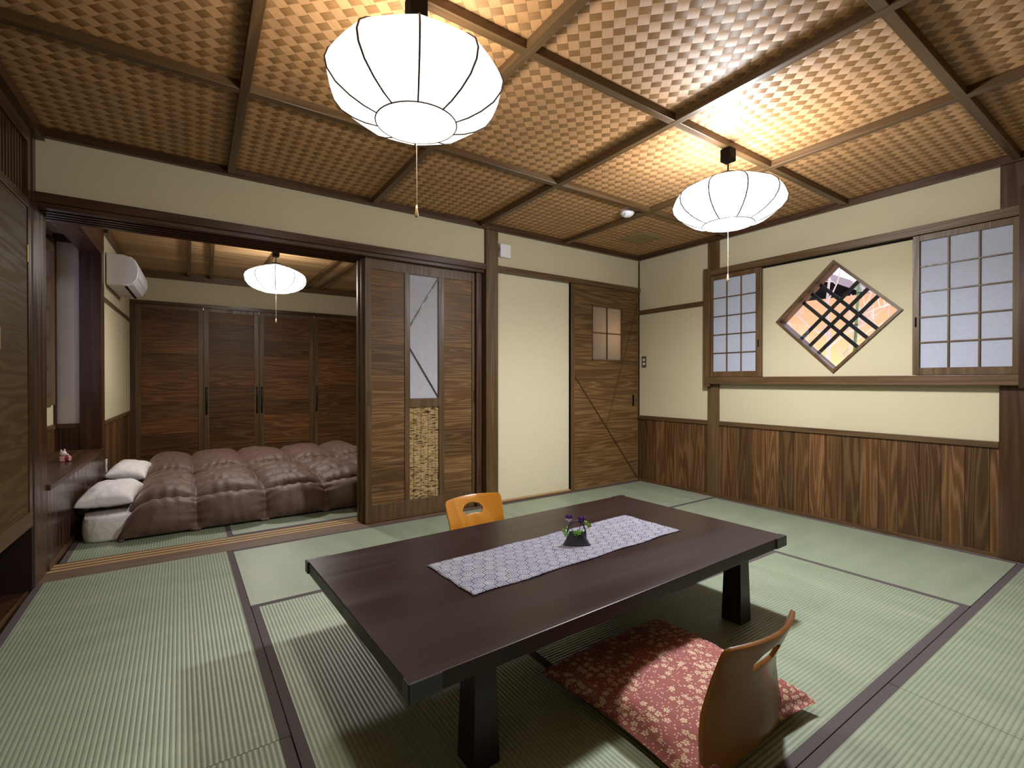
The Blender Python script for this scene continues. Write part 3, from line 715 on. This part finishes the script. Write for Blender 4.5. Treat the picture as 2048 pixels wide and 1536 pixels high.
# sleeping room left wall trims
Lb(MB().box(-.012, -.004, 1.74, 3.5, 0, .64), nm('trim'), 'wood_dado', 'wainscot behind the pillows', 'wainscot')
Lb(MB().box(-.012, .004, 1.74, 3.5, .64, .672), nm('trim'), 'wood_frame_y', 'cap rail behind the pillows', 'trim')
Lb(MB().box(-.012, .0, 1.74, 3.5, 1.672, 1.705), nm('trim'), 'wood_frame_y', 'thin rail under the air conditioner', 'trim')
Lb(MB().box(-.012, .025, 1.74, 3.5, 2.235, 2.285), nm('trim'), 'wood_frame_y', 'cornice above the air conditioner', 'trim')
struct(MB().box(-4.6, -1.27, YB-.02, YB+.02, 2.205, 2.285).build(nm('trim'), 'wood_frame_x', bevel=.002), 'cornice above the closet wall', 'trim')
struct(MB().box(-4.40, -1.27, .27, .30, 2.235, 2.285).build(nm('trim'), 'wood_frame_x'), 'cornice over the threshold in the sleeping room', 'trim')
for i, (xn, xf) in enumerate(((-3.76, -3.72), (-3.62, -3.495), (-3.045, -3.03), (-2.485, -2.41), (-2.30, -2.22))):
    w = .016; m = MB().hull8([(xn-w, .3, 2.25), (xn+w, .3, 2.25), (xf+w, YB-.02, 2.25), (xf-w, YB-.02, 2.25), (xn-w, .3, 2.29), (xn+w, .3, 2.29), (xf+w, YB-.02, 2.29), (xf-w, YB-.02, 2.29)])
    struct(m.build(nm('trim'), 'wood_frame_y', bevel=.001), ('leftmost', 'second', 'middle', 'fourth', 'rightmost')[i]+' batten on the sleeping room ceiling', 'batten')

# ------------------------------------------------------------------ right wall windows
def shoji(y0, y1, z0, z1, label, cols=3, rows=5, pull_at='far'):
    w = thing(nm('window'), label, 'window', (0, 0, 0)); w['kind'] = 'structure'
    s = .022 if (y1-y0) < .435 else .024
    x0, x1 = -.046, -.0185
    ya, yb, za, zb = y0+(.042 if pull_at == 'far' else .026), y1-(.020 if pull_at == 'far' else .034), z0+.045, z1-.038
    MB().box(x0, x1, y0, ya, z0, z1).box(x0, x1, yb, y1, z0, z1).box(x0+.001, x1, ya, yb, z0, za).box(x0+.001, x1, ya, yb, zb, z1).build('frame', 'wood_frame_z', w, bevel=.0015)
    p = MB().box(-.032, -.027, ya, yb, za, zb).build('paper', 'shoji', w)
    m = MB()
    for k in range(1, cols): c = ya+(yb-ya)*k/cols; m.box(-.041, -.032, c-.004, c+.004, za, zb)
    for k in range(1, rows): c = za+(zb-za)*k/rows; m.box(-.040, -.032, ya, yb, c-.004, c+.004)
    m.build('lattice', 'wood_frame_z', w)
    yp = y0+.020 if pull_at == 'far' else y1-.017
    MB().box(x0-.001, x0+.002, yp-.005, yp+.005, 1.27 if pull_at == 'far' else 1.335, 1.33 if pull_at == 'far' else 1.395).build('finger_pull', 'dark_void', w)
    return w
shoji(-1.266, -.829, 1.037, 1.900, 'small paper window screen left of the diamond window')
shoji(-2.688, -2.222, 1.037, 1.900, 'large paper window screen right of the diamond window', pull_at='near')
# diamond window
dw = thing(nm('window'), 'diamond shaped window with black crossed bars', 'window', (0, dc[0], dc[1])); dw['kind'] = 'structure'
def ring(r0, r1, x0, x1):
    o_ = [(0, r1), (-r1, 0), (0, -r1), (r1, 0)]; i_ = [(0, r0), (-r0, 0), (0, -r0), (r0, 0)]
    return plate(o_, [i_], x1-x0, lambda a, b, c: (x0+c, a, b))
ring(dr-.024, dr+.002, -.012, .002).build('trim_frame', 'wood_frame_z', dw)
ring(dr-.012, dr-.0005, .002, .13).build('reveal', 'wood_sill', dw)
rg = dr-.010
MB().prism([(0, rg), (-rg, 0), (0, -rg), (rg, 0)], lambda a, b: (.045, a, b), lambda a, b: (.048, a, b)).build('glass_pane', 'glass', dw)
q = .70710678; L_ = (dr-.012)*2*q/2
for k in (-1, 0, 1):
    o = k*.083+.005
    for sx in (-1, 1):
        # bar along one diagonal direction, offset along the other
        d_ = Vector((0, q, q*sx)); n_ = Vector((0, -q*sx, q)) if sx > 0 else Vector((0, q, q))
        n_ = Vector((0, -q, q)) if sx > 0 else Vector((0, q, q))
        c_ = Vector((.096+(.012 if sx > 0 else 0), 0, 0))+n_*o
        MB().bar(c_-d_*L_, c_+d_*L_, .024, .011, Vector((1, 0, 0))).build('lattice_bar', 'lattice_black', dw)

# ------------------------------------------------------------------ garden outside
struct(MB().box(.12, 6, -5, 6, -.3, -.05).build('floor', 'gravel'), 'gravel ground of the small garden', 'ground')
gw = MB().box(1.55, 1.67, -4, 4.5, -.05, 1.83).build('garden_wall', 'stucco'); tag(gw, 'orange stucco garden wall seen through the diamond window', 'wall')
bl = thing('neighbouring_building', 'dark building with pale eave board behind the garden wall', 'building', (3.2, 0, -.05))
MB().prism([(-4, .05), (6, .05), (6, 5.9), (-4, .42)], lambda a, b: (0, a, b), lambda a, b: (1.5, a, b)).build('facade', 'dark_building', bl)
MB().hull8([(-.12, -4, .40), (-.02, -4, .40), (-.02, 6, 5.9), (-.12, 6, 5.9), (-.12, -4, .50), (-.02, -4, .50), (-.02, 6, 6.0), (-.12, 6, 6.0)]).build('eave_board', 'eave_board', bl)
light('garden_lamp', 'AREA', (.80, -1.1, .22), 42, (1, .83, .68), (.25, 1.8), rot=(0, math.radians(-135), 0))
tree = thing('garden_tree', 'bare white-barked tree standing behind the diamond window', 'tree', (.85, -1.35, -.05))
rt_ = random.Random(5)
def branch(m, p, d, L, r, dep):
    pts = [p]; n = 6
    for i in range(n):
        d = (d+Vector((rt_.uniform(-.10, .10), rt_.uniform(-.22, .22), rt_.uniform(-.12, .22)))).normalized(); pts.append(pts[-1]+d*L/n)
    m.tube(pts, [max(r*(1-.6*i/n), .0034) for i in range(n+1)], 6)
    if dep:
        for k in range(5 if dep > 1 else 4):
            i = rt_.randint(1, n); s = rt_.choice((-1, 1))
            branch(m, pts[i], (d+Vector((rt_.uniform(-.2, .2), s*rt_.uniform(.5, 1.2), rt_.uniform(-.4, .5)))).normalized(), L*rt_.uniform(.35, .6), r*.55, dep-1)
m = MB(); m.tube([(0, -.02, 0), (0, .0, .7), (.01, -.03, 1.3), (0, -.02, 1.75), (.02, -.06, 2.3)], [.020, .017, .014, .011, .006], 8); m.build('trunk', 'bark', tree, smooth=True)
for p, d, L, r in (((0, 0, .9), (0, -.75, .8), .75, .009), ((.0, -.02, 1.0), (0, .7, .9), .70, .009), ((.01, -.03, 1.35), (0, -.8, .5), .55, .008), ((.01, -.03, 1.45), (0, .8, .45), .60, .008), ((0, -.02, 1.7), (0, .5, .5), .5, .007), ((0, -.02, 1.75), (0, -.5, .6), .45, .006)):
    m = MB(); branch(m, Vector(p), Vector(d).normalized(), L, r, 2); m.build('branch', 'bark', tree, smooth=True)
bp = thing('bamboo_pole', 'green bamboo pole leaning in front of the orange garden wall', 'pole', (.62, -1.60, -.05))
MB().tube([(0, 0, 0), (.0, -.10, 2.0)], .011, 10).build('stalk', 'bamboo', bp, smooth=True)
for k in range(9): t = k/8; MB().tube([(0, -.10*t, 2*t-.004), (0, -.10*t, 2*t+.004)], .0135, 10).build('node', 'bamboo_node', bp)

# ------------------------------------------------------------------ lanterns
def lantern(loc, ang, label, watts, col, kp=.44, ks=1.55):
    L = thing('pendant_lantern', label, 'lamp', loc, 0, 'round white pendant lanterns')
    prof = [(.05, -.145), (.125, -.168), (.19, -.196), (.238, -.222), (.266, -.248), (.276, -.276), (.270, -.306), (.246, -.338), (.207, -.365), (.166, -.384), (.127, -.395)]
    sub = 6
    def rad(t):
        f = (t*10) % 1; a = (f-.5)*2*PI/20*2
        flat = math.cos(PI/10)/math.cos((f-.5)*2*PI/10)     # polygon
        return flat*.55+.45*(1-.0*f) if False else flat*(1+.018*math.sin(PI*f))
    m = MB(); m.lathe(prof, 10*sub, (0, 0, 0), cap=False, ang0=ang, radial=rad); m.build('shade', 'lantern', L, smooth=True)
    m = MB().lathe([(.001, -.395), (.06, -.397), (.127, -.395)], 60, cap=False, ang0=ang, radial=rad); m.build('bottom_panel', 'lantern', L)
    m = MB()
    for k in range(10):
        a = ang+2*PI*k/10; m.tube([(r*1.004*math.cos(a), r*1.004*math.sin(a), z) for r, z in prof[1:]], .0031, 6)
    m.tube([(.127*math.cos(2*PI*k/40), .127*math.sin(2*PI*k/40), -.396) for k in range(41)], .0022, 6)
    m.tube([(.125*math.cos(2*PI*k/40), .125*math.sin(2*PI*k/40), -.168) for k in range(41)], .0022, 6)
    m.build('frame_ribs', 'rib', L, smooth=True)
    MB().box(-.029, .029, -.029, .029, -.068, 0).build('ceiling_cap', 'dark_void', L, bevel=.006)
    MB().tube([(0, 0, -.066), (0, 0, -.14)], .0045, 8).build('cord', 'black_metal', L)
    MB().lathe([(.045, -.15), (.045, -.13), (.015, -.118)], 20).build('top_fitting', 'black_metal', L)
    MB().tube([(0, 0, -.396), (.001, 0, -.66)], .0012, 5).build('pull_cord', 'cord', L)
    MB().lathe([(.0025, -.655), (.0035, -.665), (.0065, -.688), (.0055, -.692)], 12).build('pull_knob', 'knob', L, smooth=True)
    p = light('bulb', 'POINT', (0, 0, -.28), watts*kp, col, .075); p.parent = L
    p = light('added_down_spot', 'SPOT', (0, 0, -.22), watts*ks, col, .09, spot=math.radians(168)); p.data.spot_blend = .75; p.parent = L   # extra spot added to brighten the floor and lower walls
    return L
lantern((-3.192, -1.85, 2.215), math.radians(-111.5), 'large white pendant lantern hanging at the upper left, nearest the viewer', 28, (1, .93, .82), .85, 1.05)
lantern((-1.447, -1.845, 2.215), math.radians(-130.5), 'white pendant lantern hanging before the diamond window wall', 122, (.96, .98, 1))
lantern((-3.058, 1.77, 2.25), math.radians(-100), 'small looking white pendant lantern over the brown quilts', 58, (1, .96, .90))

# ------------------------------------------------------------------ low table
TB = thing('low_table', 'long dark brown lacquered low table with black metal corners', 'table', (-2.541, -1.805, .0012), math.radians(1.6))
hx, hy = .873, .461
MB().box(-hx, hx, -hy, hy, .286, .330).build('tabletop', 'wood_table', TB, bevel=.003)
for sx in (-1, 1):
    for sy in (-1, 1):
        cx_, cy_ = sx*(hx-.235), sy*(hy-.09); a, b = .040, .043
        tx, ty = cx_-sx*.0, cy_-sy*.0
        MB().hull8([(cx_-a, cy_-b, 0), (cx_+a, cy_-b, 0), (cx_+a, cy_+b, 0), (cx_-a, cy_+b, 0), (tx-a+.008, ty-b+.008, .287), (tx+a-.008, ty-b+.008, .287), (tx+a-.008, ty+b-.008, .287), (tx-a+.008, ty+b-.008, .287)]).build('leg', 'wood_table', TB, bevel=.002)
        MB().box(sx*(hx-.080), sx*(hx+.005), sy*(hy-.002), sy*(hy+.005), .286, .3308).box(sx*(hx-.002), sx*(hx+.005), sy*(hy-.030), sy*(hy+.005), .286, .3308).build('corner_guard', 'guard_metal', TB, bevel=.003, seg=3)
MB().box(-hx+.2, hx-.2, -hy+.05, hy-.05, .262, .287).build('apron', 'wood_table', TB)
# runner
def runner_fn(u, v):
    x = -.545+1.09*u; y = -.155+.31*v
    e = .0035*math.sin(u*23)*(abs(v-.5)*2)**3
    return (x+.002*math.sin(v*17), y+e, .0022+.0006*math.sin(u*31+v*9))
RN = MB().grid(90, 24, runner_fn).build('table_runner', 'runner', smooth=True, loc=(-2.530, -1.812, .3308), rz=math.radians(2.6))
so = RN.modifiers.new('s', 'SOLIDIFY'); so.thickness = .0018; so.offset = -1
tag(RN, 'grey-blue woven runner with hexagon pattern on the low table', 'table runner')
# vase
VB = Vector((-2.488, -1.826, .3336)); VR = math.radians(-36)
VZ = thing('flower_vase', 'small dark bag-shaped clay vase with loop handle on the runner', 'vase', VB, VR)
def vase(u, v):
    t = v; w = .059-.031*t**.85; d = .022-.006*t
    if t > .93: w += .004
    a = 2*PI*u; c, s_ = math.cos(a), math.sin(a)
    return (w*math.copysign(abs(c)**.6, c), d*math.copysign(abs(s_)**.8, s_), .052*t)
m = MB().grid(32, 12, vase, wrapu=True); m.f.append(tuple(i*12 for i in range(32)))
m.grid(32, 6, lambda u, v: tuple(Vector(vase(u, 1-v*.5))*1+Vector((-.003*math.cos(2*PI*u), -.003*math.sin(2*PI*u), 0))), wrapu=True)
m.build('body', 'pot', VZ, smooth=True)
m = MB().tube([(-.036, 0, .030), (-.037, 0, .055), (-.031, 0, .080), (-.014, 0, .096), (.006, 0, .098), (.026, 0, .086), (.035, 0, .06), (.036, 0, .030)], [.0045, .0035, .003, .0034, .0036, .003, .0035, .0045], 8); m.build('handle', 'pot', VZ, smooth=True)
FL = thing('pansy', 'purple and white pansies with green leaves in the clay vase', 'flowers', VB+Vector((0, 0, .03)), VR)
rp = random.Random(3)
def leaf(m, c, r, nrm, up):
    c = Vector(c); nrm = Vector(nrm).normalized(); a = nrm.cross(Vector(up)).normalized(); b = a.cross(nrm)
    base = len(m.v); N = 20
    m.v.append(tuple(c+nrm*.002))
    for k in range(N):
        t = 2*PI*k/N; rr = r*(.82+.18*math.cos(5*t))
        m.v.append(tuple(c+(a*math.cos(t)+b*math.sin(t))*rr-nrm*.002*math.cos(5*t)))
    for k in range(N): m.f.append((base, base+1+k, base+1+(k+1) % N))
for i, (c, r, n, mt) in enumerate((((.050, -.004, .052), .012, (.2, -1, .2), 'leaf_pale'), ((-.044, -.010, .018), .012, (-.4, -1, .3), 'leaf_pale'), ((-.052, -.004, .030), .010, (-.2, -1, .5), 'leaf'), ((.006, -.018, .028), .014, (0, -1, .6), 'leaf'), ((-.010, -.014, .022), .012, (-.3, -1, .4), 'leaf'), ((.018, -.010, .020), .012, (.4, -1, .3), 'leaf'), ((.036, .0, .062), .009, (.3, -1, .5), 'leaf_pale'), ((-.036, .002, .04), .008, (0, -1, 1), 'leaf'))):
    m = MB(); leaf(m, c, r, n, (0, 0, 1)); m.tube([tuple(c), (c[0]*.3, c[1]*.3, .005)], .0011, 5); m.build('leaf', mt, FL, smooth=True)
for c, tilt in (((-.033, -.014, .082), -.2), ((.018, -.006, .074), .3)):
    m = MB()
    for a in (40, 140): leaf(m, (c[0]+.009*math.cos(math.radians(a)), c[1], c[2]+.010*math.sin(math.radians(a))), .0105, (tilt, -1, .3), (0, 0, 1))
    m.tube([tuple(c), (c[0]*.5, 0, .02)], .0012, 5)
    f = m.build('flower', 'petal_purple', FL, smooth=True)
    m = MB()
    for a in (200, 270, 340): leaf(m, (c[0]+.008*math.cos(math.radians(a)), c[1]-.001, c[2]+.008*math.sin(math.radians(a))), .0065, (tilt, -1, .2), (0, 0, 1))
    m.build('petals', 'petal_white' if c[0] < 0 else 'petal_purple', f, smooth=True)

# ------------------------------------------------------------------ floor chairs
def chair(loc, rz, label, mat):
    c = thing('floor_chair', label, 'floor chair', loc, rz, 'bentwood floor chairs')
    # side profile along arc length: local -y is behind the sitter; top first
    prof = [(-.052, .362), (-.030, .30), (-.008, .24), (.004, .18), (.002, .11), (-.006, .06), (-.010, .03), (.0, .008)]
    def P(t):   # t 0..1 bottom->top
        n = len(prof)-1; f = (1-t)*n; i = min(int(f), n-1); k = f-i
        p0, p1, p2, p3 = (Vector(prof[max(i-1, 0)]), Vector(prof[i]), Vector(prof[i+1]), Vector(prof[min(i+2, n)]))
        return .5*((2*p1)+(-p0+p2)*k+(2*p0-5*p1+4*p2-p3)*k*k+(-p0+3*p1-3*p2+p3)*k**3)
    def hw(t): return .213-.036*t-.016*math.exp(-((t-.68)/.14)**2)*1.0+.0*t
    def mapb(a, b, d):   # a in -1..1, b in 0..1, d thickness offset
        p = P(min(max(b, 0), 1)); w = hw(b)
        cv = -.042*(1-a*a)*(.25+.75*b)
        e = .004
        p2 = P(min(b+.02, 1)); p1 = P(max(b-.02, 0)); tg = (p2-p1).normalized(); nr = Vector((tg.y, -tg.x))
        return (a*w, p.x+cv+.03+nr.x*d, p.y+nr.y*d)
    out = []
    def arc(cx_, cy_, rx, ry, a0, a1, n=7):
        for k in range(n+1): t = math.radians(a0+(a1-a0)*k/n); out.append((cx_+rx*math.cos(t), cy_+ry*math.sin(t)))
    arc(-.86, .06, .14, .06, 180, 270); arc(.86, .06, .14, .06, 270, 360)
    for k in range(1, 12): out.append((1, .06+.86*k/12))
    arc(.90, .93, .10, .055, 0, 90)
    for k in range(1, 10): x = .9-1.8*k/10; out.append((x, .985+.015*(1-x*x)))
    arc(-.90, .93, .10, .055, 90, 180)
    for k in range(1, 12): out.append((-1, .92-.86*k/12))
    hole = [(-.38, .835), (-.29, .775), (-.10, .784), (.10, .784), (.29, .775), (.38, .835), (.26, .885), (.09, .905), (-.09, .905), (-.26, .885)]
    m = plate(out, [hole], .011, mapb, step=.07); b = m.build('backrest', mat, c, smooth=False, bevel=.003)
    for p in b.data.polygons: p.use_smooth = True
    m = MB()
    def seat(u, v):
        return ((u*2-1)*(.205-.02*v), -.0+.42*v, .010+.012*(abs(u*2-1)**3)*(v > .05))
    def seatfn(a, b, d): return (a*.20, .035+b*.40, .007+d+.010*abs(a)**3)
    o2 = []
    for (sx, sy, a0) in ((-.85, .12, 180), (.85, .12, 270), (.85, .88, 0), (-.85, .88, 90)):
        for k in range(6): t = math.radians(a0+90*k/5); o2.append((sx+.15*math.cos(t), sy+.12*math.sin(t)))
    plate(o2, [], .011, seatfn, step=.12).build('seat', mat, c, bevel=.002)
    return c
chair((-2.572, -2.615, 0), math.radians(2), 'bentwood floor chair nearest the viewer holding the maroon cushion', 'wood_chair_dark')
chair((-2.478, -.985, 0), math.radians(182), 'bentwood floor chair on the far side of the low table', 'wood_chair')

# cushion helper
def cushion(nu, hx, hy, h, seedv, droop=0, pinch=.10, wr=.006, p=2.6):
    def f(u, v, top):
        a, b = u*2-1, v*2-1
        e = max(0, (1-abs(a)**p))*max(0, (1-abs(b)**p))
        x = a*hx*(1-pinch*(1-abs(b)**2)*abs(a)**3); y = b*hy*(1-pinch*(1-abs(a)**2)*abs(b)**3)
        z = h*e**.42
        n = noise.noise(Vector((x*9+seedv, y*9, seedv)))*wr+noise.noise(Vector((x*26+seedv, y*20, seedv)))*wr*.4
        zz = z*(1 if top else -.45)+n*min(1, e*4)
        zz -= droop*(max(abs(a), abs(b))**4)
        return (x, y, zz)
    m = MB(); m.grid(nu, nu, lambda u, v: f(u, v, True)); m.grid(nu, nu, lambda u, v: f(u, v, False), flip=True)
    return m
def weld(o):
    w = o.modifiers.new('w', 'WELD'); w.merge_threshold = .0004
zb = cushion(60, .295, .300, .080, 2.0, droop=.02, wr=.012).build('floor_cushion', 'sakura', smooth=True, loc=(-2.535, -2.325, .052), rz=math.radians(1)); weld(zb)
tag(zb, 'maroon floor cushion with cream cherry blossoms on the nearer chair', 'cushion')

# ------------------------------------------------------------------ bed
def mattress(x0, x1, y0, y1, z1, label):
    def f(u, v, w):
        return None
    t = thing('futon_mattress', label, 'mattress', ((x0+x1)/2, (y0+y1)/2, .003), 0, 'white futon mattresses')
    hx_, hy_ = (x1-x0)/2, (y1-y0)/2; h = z1
    m = MB()
    def s(u, v):
        a = 2*PI*u; cx_, sy_ = math.cos(a), math.sin(a); k = 16
        r = 1/((abs(cx_)**k+abs(sy_)**k)**(1/k)); bulge = 1-.012*abs(2*v-1)**4
        x, y = cx_*r*hx_*bulge, sy_*r*hy_*bulge
        n = noise.noise(Vector((x*7, y*7, v*2)))*.012+noise.noise(Vector((x*22, y*22, v*4)))*.008
        return (x+n, y+n, v*h+(.006*noise.noise(Vector((x*8, y*8, 5))) if v > .9 else 0))
    m.grid(160, 9, s, wrapu=True)
    b = len(m.v); m.v.append((0, 0, h+.004)); m.v.append((0, 0, 0))
    for i in range(160): j = (i+1) % 160; m.f.append((i*9+8, j*9+8, b)); m.f.append((j*9, i*9, b+1))
    m.build('padding', 'linen', t, smooth=True)
mattress(-4.325, -2.30, .60, 1.55, .150, 'white futon mattress nearer the threshold, under the front quilt')
mattress(-4.31, -2.30, 1.76, 2.62, .150, 'white futon mattress nearer the closet, under the rear quilt')
pl = cushion(44, .150, .30, .088, 5.0, wr=.010, p=2.8, pinch=.07).build('pillow', 'linen', smooth=True, loc=(-4.205, 1.03, .210), rz=math.radians(-3)); weld(pl)
tag(pl, 'white pillow on the front futon beside the bench', 'pillow', 'white pillows')
pl = cushion(44, .135, .30, .090, 9.0, wr=.010, p=2.8, pinch=.07).build('pillow', 'linen', smooth=True, loc=(-4.165, 2.02, .218), rz=math.radians(-4)); pl.rotation_euler = (0, math.radians(8), math.radians(-4)); weld(pl)
tag(pl, 'white pillow leaning on the rear futon near the closet', 'pillow', 'white pillows')

def quilt(x0, y0, wy, H, label, seedv, rowL=.285, cw=.410, ncol=5, lift=0):
    ctrl = [(-.045, .004), (-.055, .04), (-.045, .11), (-.01, .185), (.05, H*.92), (.16, H*1.0), (wy*.5, H*1.02), (wy-.16, H*.98), (wy-.05, H*.86), (wy+.0, .16), (wy+.03, .07), (wy+.03, .006)]
    # arc length table
    P = []; n = len(ctrl)-1
    for i in range(n):
        p0, p1, p2, p3 = (Vector(ctrl[max(i-1, 0)]), Vector(ctrl[i]), Vector(ctrl[i+1]), Vector(ctrl[min(i+2, n)]))
        for k in range(20):
            t = k/20; P.append(.5*((2*p1)+(-p0+p2)*t+(2*p0-5*p1+4*p2-p3)*t*t+(-p0+3*p1-3*p2+p3)*t**3))
    P.append(Vector(ctrl[-1])); L = [0]
    for i in range(1, len(P)): L.append(L[-1]+(P[i]-P[i-1]).length)
    tot = L[-1]
    def at(s):
        s = min(max(s, 0), tot); lo = 0; hi = len(L)-1
        while hi-lo > 1:
            mi = (lo+hi)//2
            if L[mi] <= s: lo = mi
            else: hi = mi
        k = (s-L[lo])/max(L[hi]-L[lo], 1e-9); return P[lo].lerp(P[hi], k), (P[hi]-P[lo]).normalized()
    rows = round(tot/rowL); rl = tot/rows; Lx = ncol*cw
    def f(u, v):
        s = v*tot; x = u*Lx; p, tg = at(s); nr = Vector((-tg.y, tg.x))
        xj = x+.012*noise.noise(Vector((s*3, seedv, x)))
        fx = (xj/cw) % 1; fs = (s/rl) % 1
        px_, ps = math.sin(PI*fx), math.sin(PI*fs)
        puff = (abs(px_)**.42)*(abs(ps)**.40)
        # gathers next to the seams
        g_ = .010*math.sin(s*95+6*noise.noise(Vector((s*4, x*4, seedv))))*math.exp(-(min(fx, 1-fx)*cw/.05)**1)*abs(ps)
        g_ += .009*math.sin(x*85+6*noise.noise(Vector((x*4, s*4, seedv+4))))*math.exp(-(min(fs, 1-fs)*rl/.05)**1)*abs(px_)
        n_ = .016*noise.noise(Vector((x*4.2, s*4.2, seedv)))+.006*noise.noise(Vector((x*13, s*13, seedv+2)))
        off = .085*puff-.040+g_+n_*min(1, puff*1.5)
        # ends roll down
        e = min(x, Lx-x); k = min(1, e/.20); k = math.sqrt(max(0, 1-(1-k)**2.2))
        edge = min(1, min(s, tot-s)/.05)
        y = p.x+nr.x*off*edge; z = (p.y+nr.y*off*edge)
        z = max(.017, z*(.06+.94*k))
        yc = wy/2; y = yc+(y-yc)*(1.0+.02*(1-k))
        return (x, y, z)
    m = MB(); NU, NV = 190, 130
    m.grid(NU, NV, f)
    o = m.build('down_quilt', 'quilt', smooth=True, loc=(x0, y0, lift))
    so_ = o.modifiers.new('thickness', 'SOLIDIFY'); so_.thickness = .014; so_.offset = -1
    tag(o, label, 'quilt', 'brown down quilts'); return o
quilt(-4.13, .60, .98, .245, 'brown down quilt on the front futon, nearer the threshold', 1.0)
quilt(-4.13, 1.76, 1.07, .255, 'brown down quilt on the rear futon, nearer the closet', 7.0)

# ------------------------------------------------------------------ air conditioner
ac = thing('air_conditioner', 'white wall-mounted air conditioner in the sleeping room', 'air conditioner', lw(0, 0), LR)
prof = [(-.004, 1.83), (-.004, 2.095), (.105, 2.10), (.155, 2.085), (.190, 2.055), (.210, 2.01), (.215, 1.96), (.205, 1.90), (.175, 1.855), (.12, 1.832)]
MB().prism(prof, lambda a, b: (a, 1.87, b), lambda a, b: (a, 2.62, b)).build('body', 'white_plastic', ac, bevel=.006, seg=3)
pf = [(.16, 2.09), (.196, 2.058), (.217, 2.01), (.222, 1.96), (.212, 1.905), (.205, 1.905), (.214, 1.96), (.208, 2.008), (.188, 2.05), (.155, 2.082)]
MB().prism(pf, lambda a, b: (a, 1.878, b), lambda a, b: (a, 2.612, b)).build('front_panel', 'white_plastic', ac)
MB().prism([(.198, 1.893), (.206, 1.897), (.178, 1.848), (.125, 1.826), (.122, 1.832)], lambda a, b: (a, 1.89, b), lambda a, b: (a, 2.60, b)).build('louvre', 'white_plastic', ac)
MB().box(.118, .135, 1.89, 2.60, 1.822, 1.834).build('outlet_slot', 'dark_void', ac)

# ------------------------------------------------------------------ small fittings
t = thing('figurine', 'tiny red and white animal ornament on the bench', 'ornament', (-4.47, 1.135, .4565), math.radians(20))
MB().box(-.022, .022, -.02, .02, 0, .036).build('base_box', 'fig_pink', t, bevel=.006)
MB().lathe([(.012, 0), (.020, .008), (.021, .024), (.014, .038), (.004, .042)], 16, c=(.022, -.012, 0)).build('barrel', 'fig_red', t, smooth=True)
MB().box(.02, .034, -.036, -.028, .004, .034).build('label_patch', 'fig_white', t, bevel=.002)
m = MB().lathe([(.001, .034), (.018, .040), (.021, .054), (.014, .068), (.001, .072)], 16); m.lathe([(.006, .066), (.005, .078), (.001, .083)], 10, c=(-.010, 0, 0)); m.lathe([(.006, .066), (.005, .080), (.001, .085)], 10, c=(.008, 0, 0)); m.lathe([(.001, .036), (.010, .042), (.001, .052)], 10, c=(.02, -.012, 0))
m.build('animal', 'fig_white', t, smooth=True)

t = thing('light_switch', 'small grey double light switch beside the entry door', 'switch', (0, -.070, 1.192))
MB().box(-.005, 0, -.028, .028, -.056, .056).build('plate', 'grey_plastic', t, bevel=.002)
for z in (.020, -.020): MB().box(-.008, -.004, -.014, .014, z-.011, z+.011).build('key', 'switch_key', t, bevel=.001)
t = thing('wall_controller', 'small white plastic box on the wall beside the post', 'wall device', (-1.632, 0, 2.058))
MB().box(-.052, .052, -.032, 0, -.055, .055).build('case', 'white_plastic', t, bevel=.008)
MB().box(-.053, -.051, -.024, -.014, -.010, .022).build('sensor_slot', 'black_metal', t)
t = thing('smoke_detector', 'round white smoke detector on the woven ceiling', 'detector', (-1.095, -.835, ZC))
MB().lathe([(.050, 0), (.050, -.018), (.040, -.030), (.022, -.040), (.001, -.042)], 28).build('housing', 'white_plastic', t, smooth=True)
MB().tube([(-.040, -.02, -.01), (-.042, -.022, -.055)], .003, 6).build('test_cord', 'white_plastic', t)
MB().lathe([(.030, -.0335), (.026, -.0375)], 24, cap=False).build('grille', 'grey_plastic', t)
t = thing('ceiling_vent', 'square beige ventilation cover on the woven ceiling', 'vent', (-.505, -.47, ZC))
MB().box(-.14, .14, -.14, .14, -.010, 0).build('rim', 'beige_plastic', t, bevel=.004)
MB().box(-.115, .115, -.115, .115, -.016, -.009).build('cover', 'beige_plastic', t, bevel=.003)
t = thing('power_outlet', 'narrow white outlet plate low on the wall behind the rear pillow', 'outlet', lw(-.004, 1.80, .29), LR)
MB().box(0, .007, -.03, .03, -.055, .055).build('plate', 'white_plastic', t, bevel=.002)
MB().box(.0065, .0075, -.012, -.008, -.012, .012).box(.0065, .0075, .008, .012, -.012, .012).build('socket_slots', 'black_metal', t)
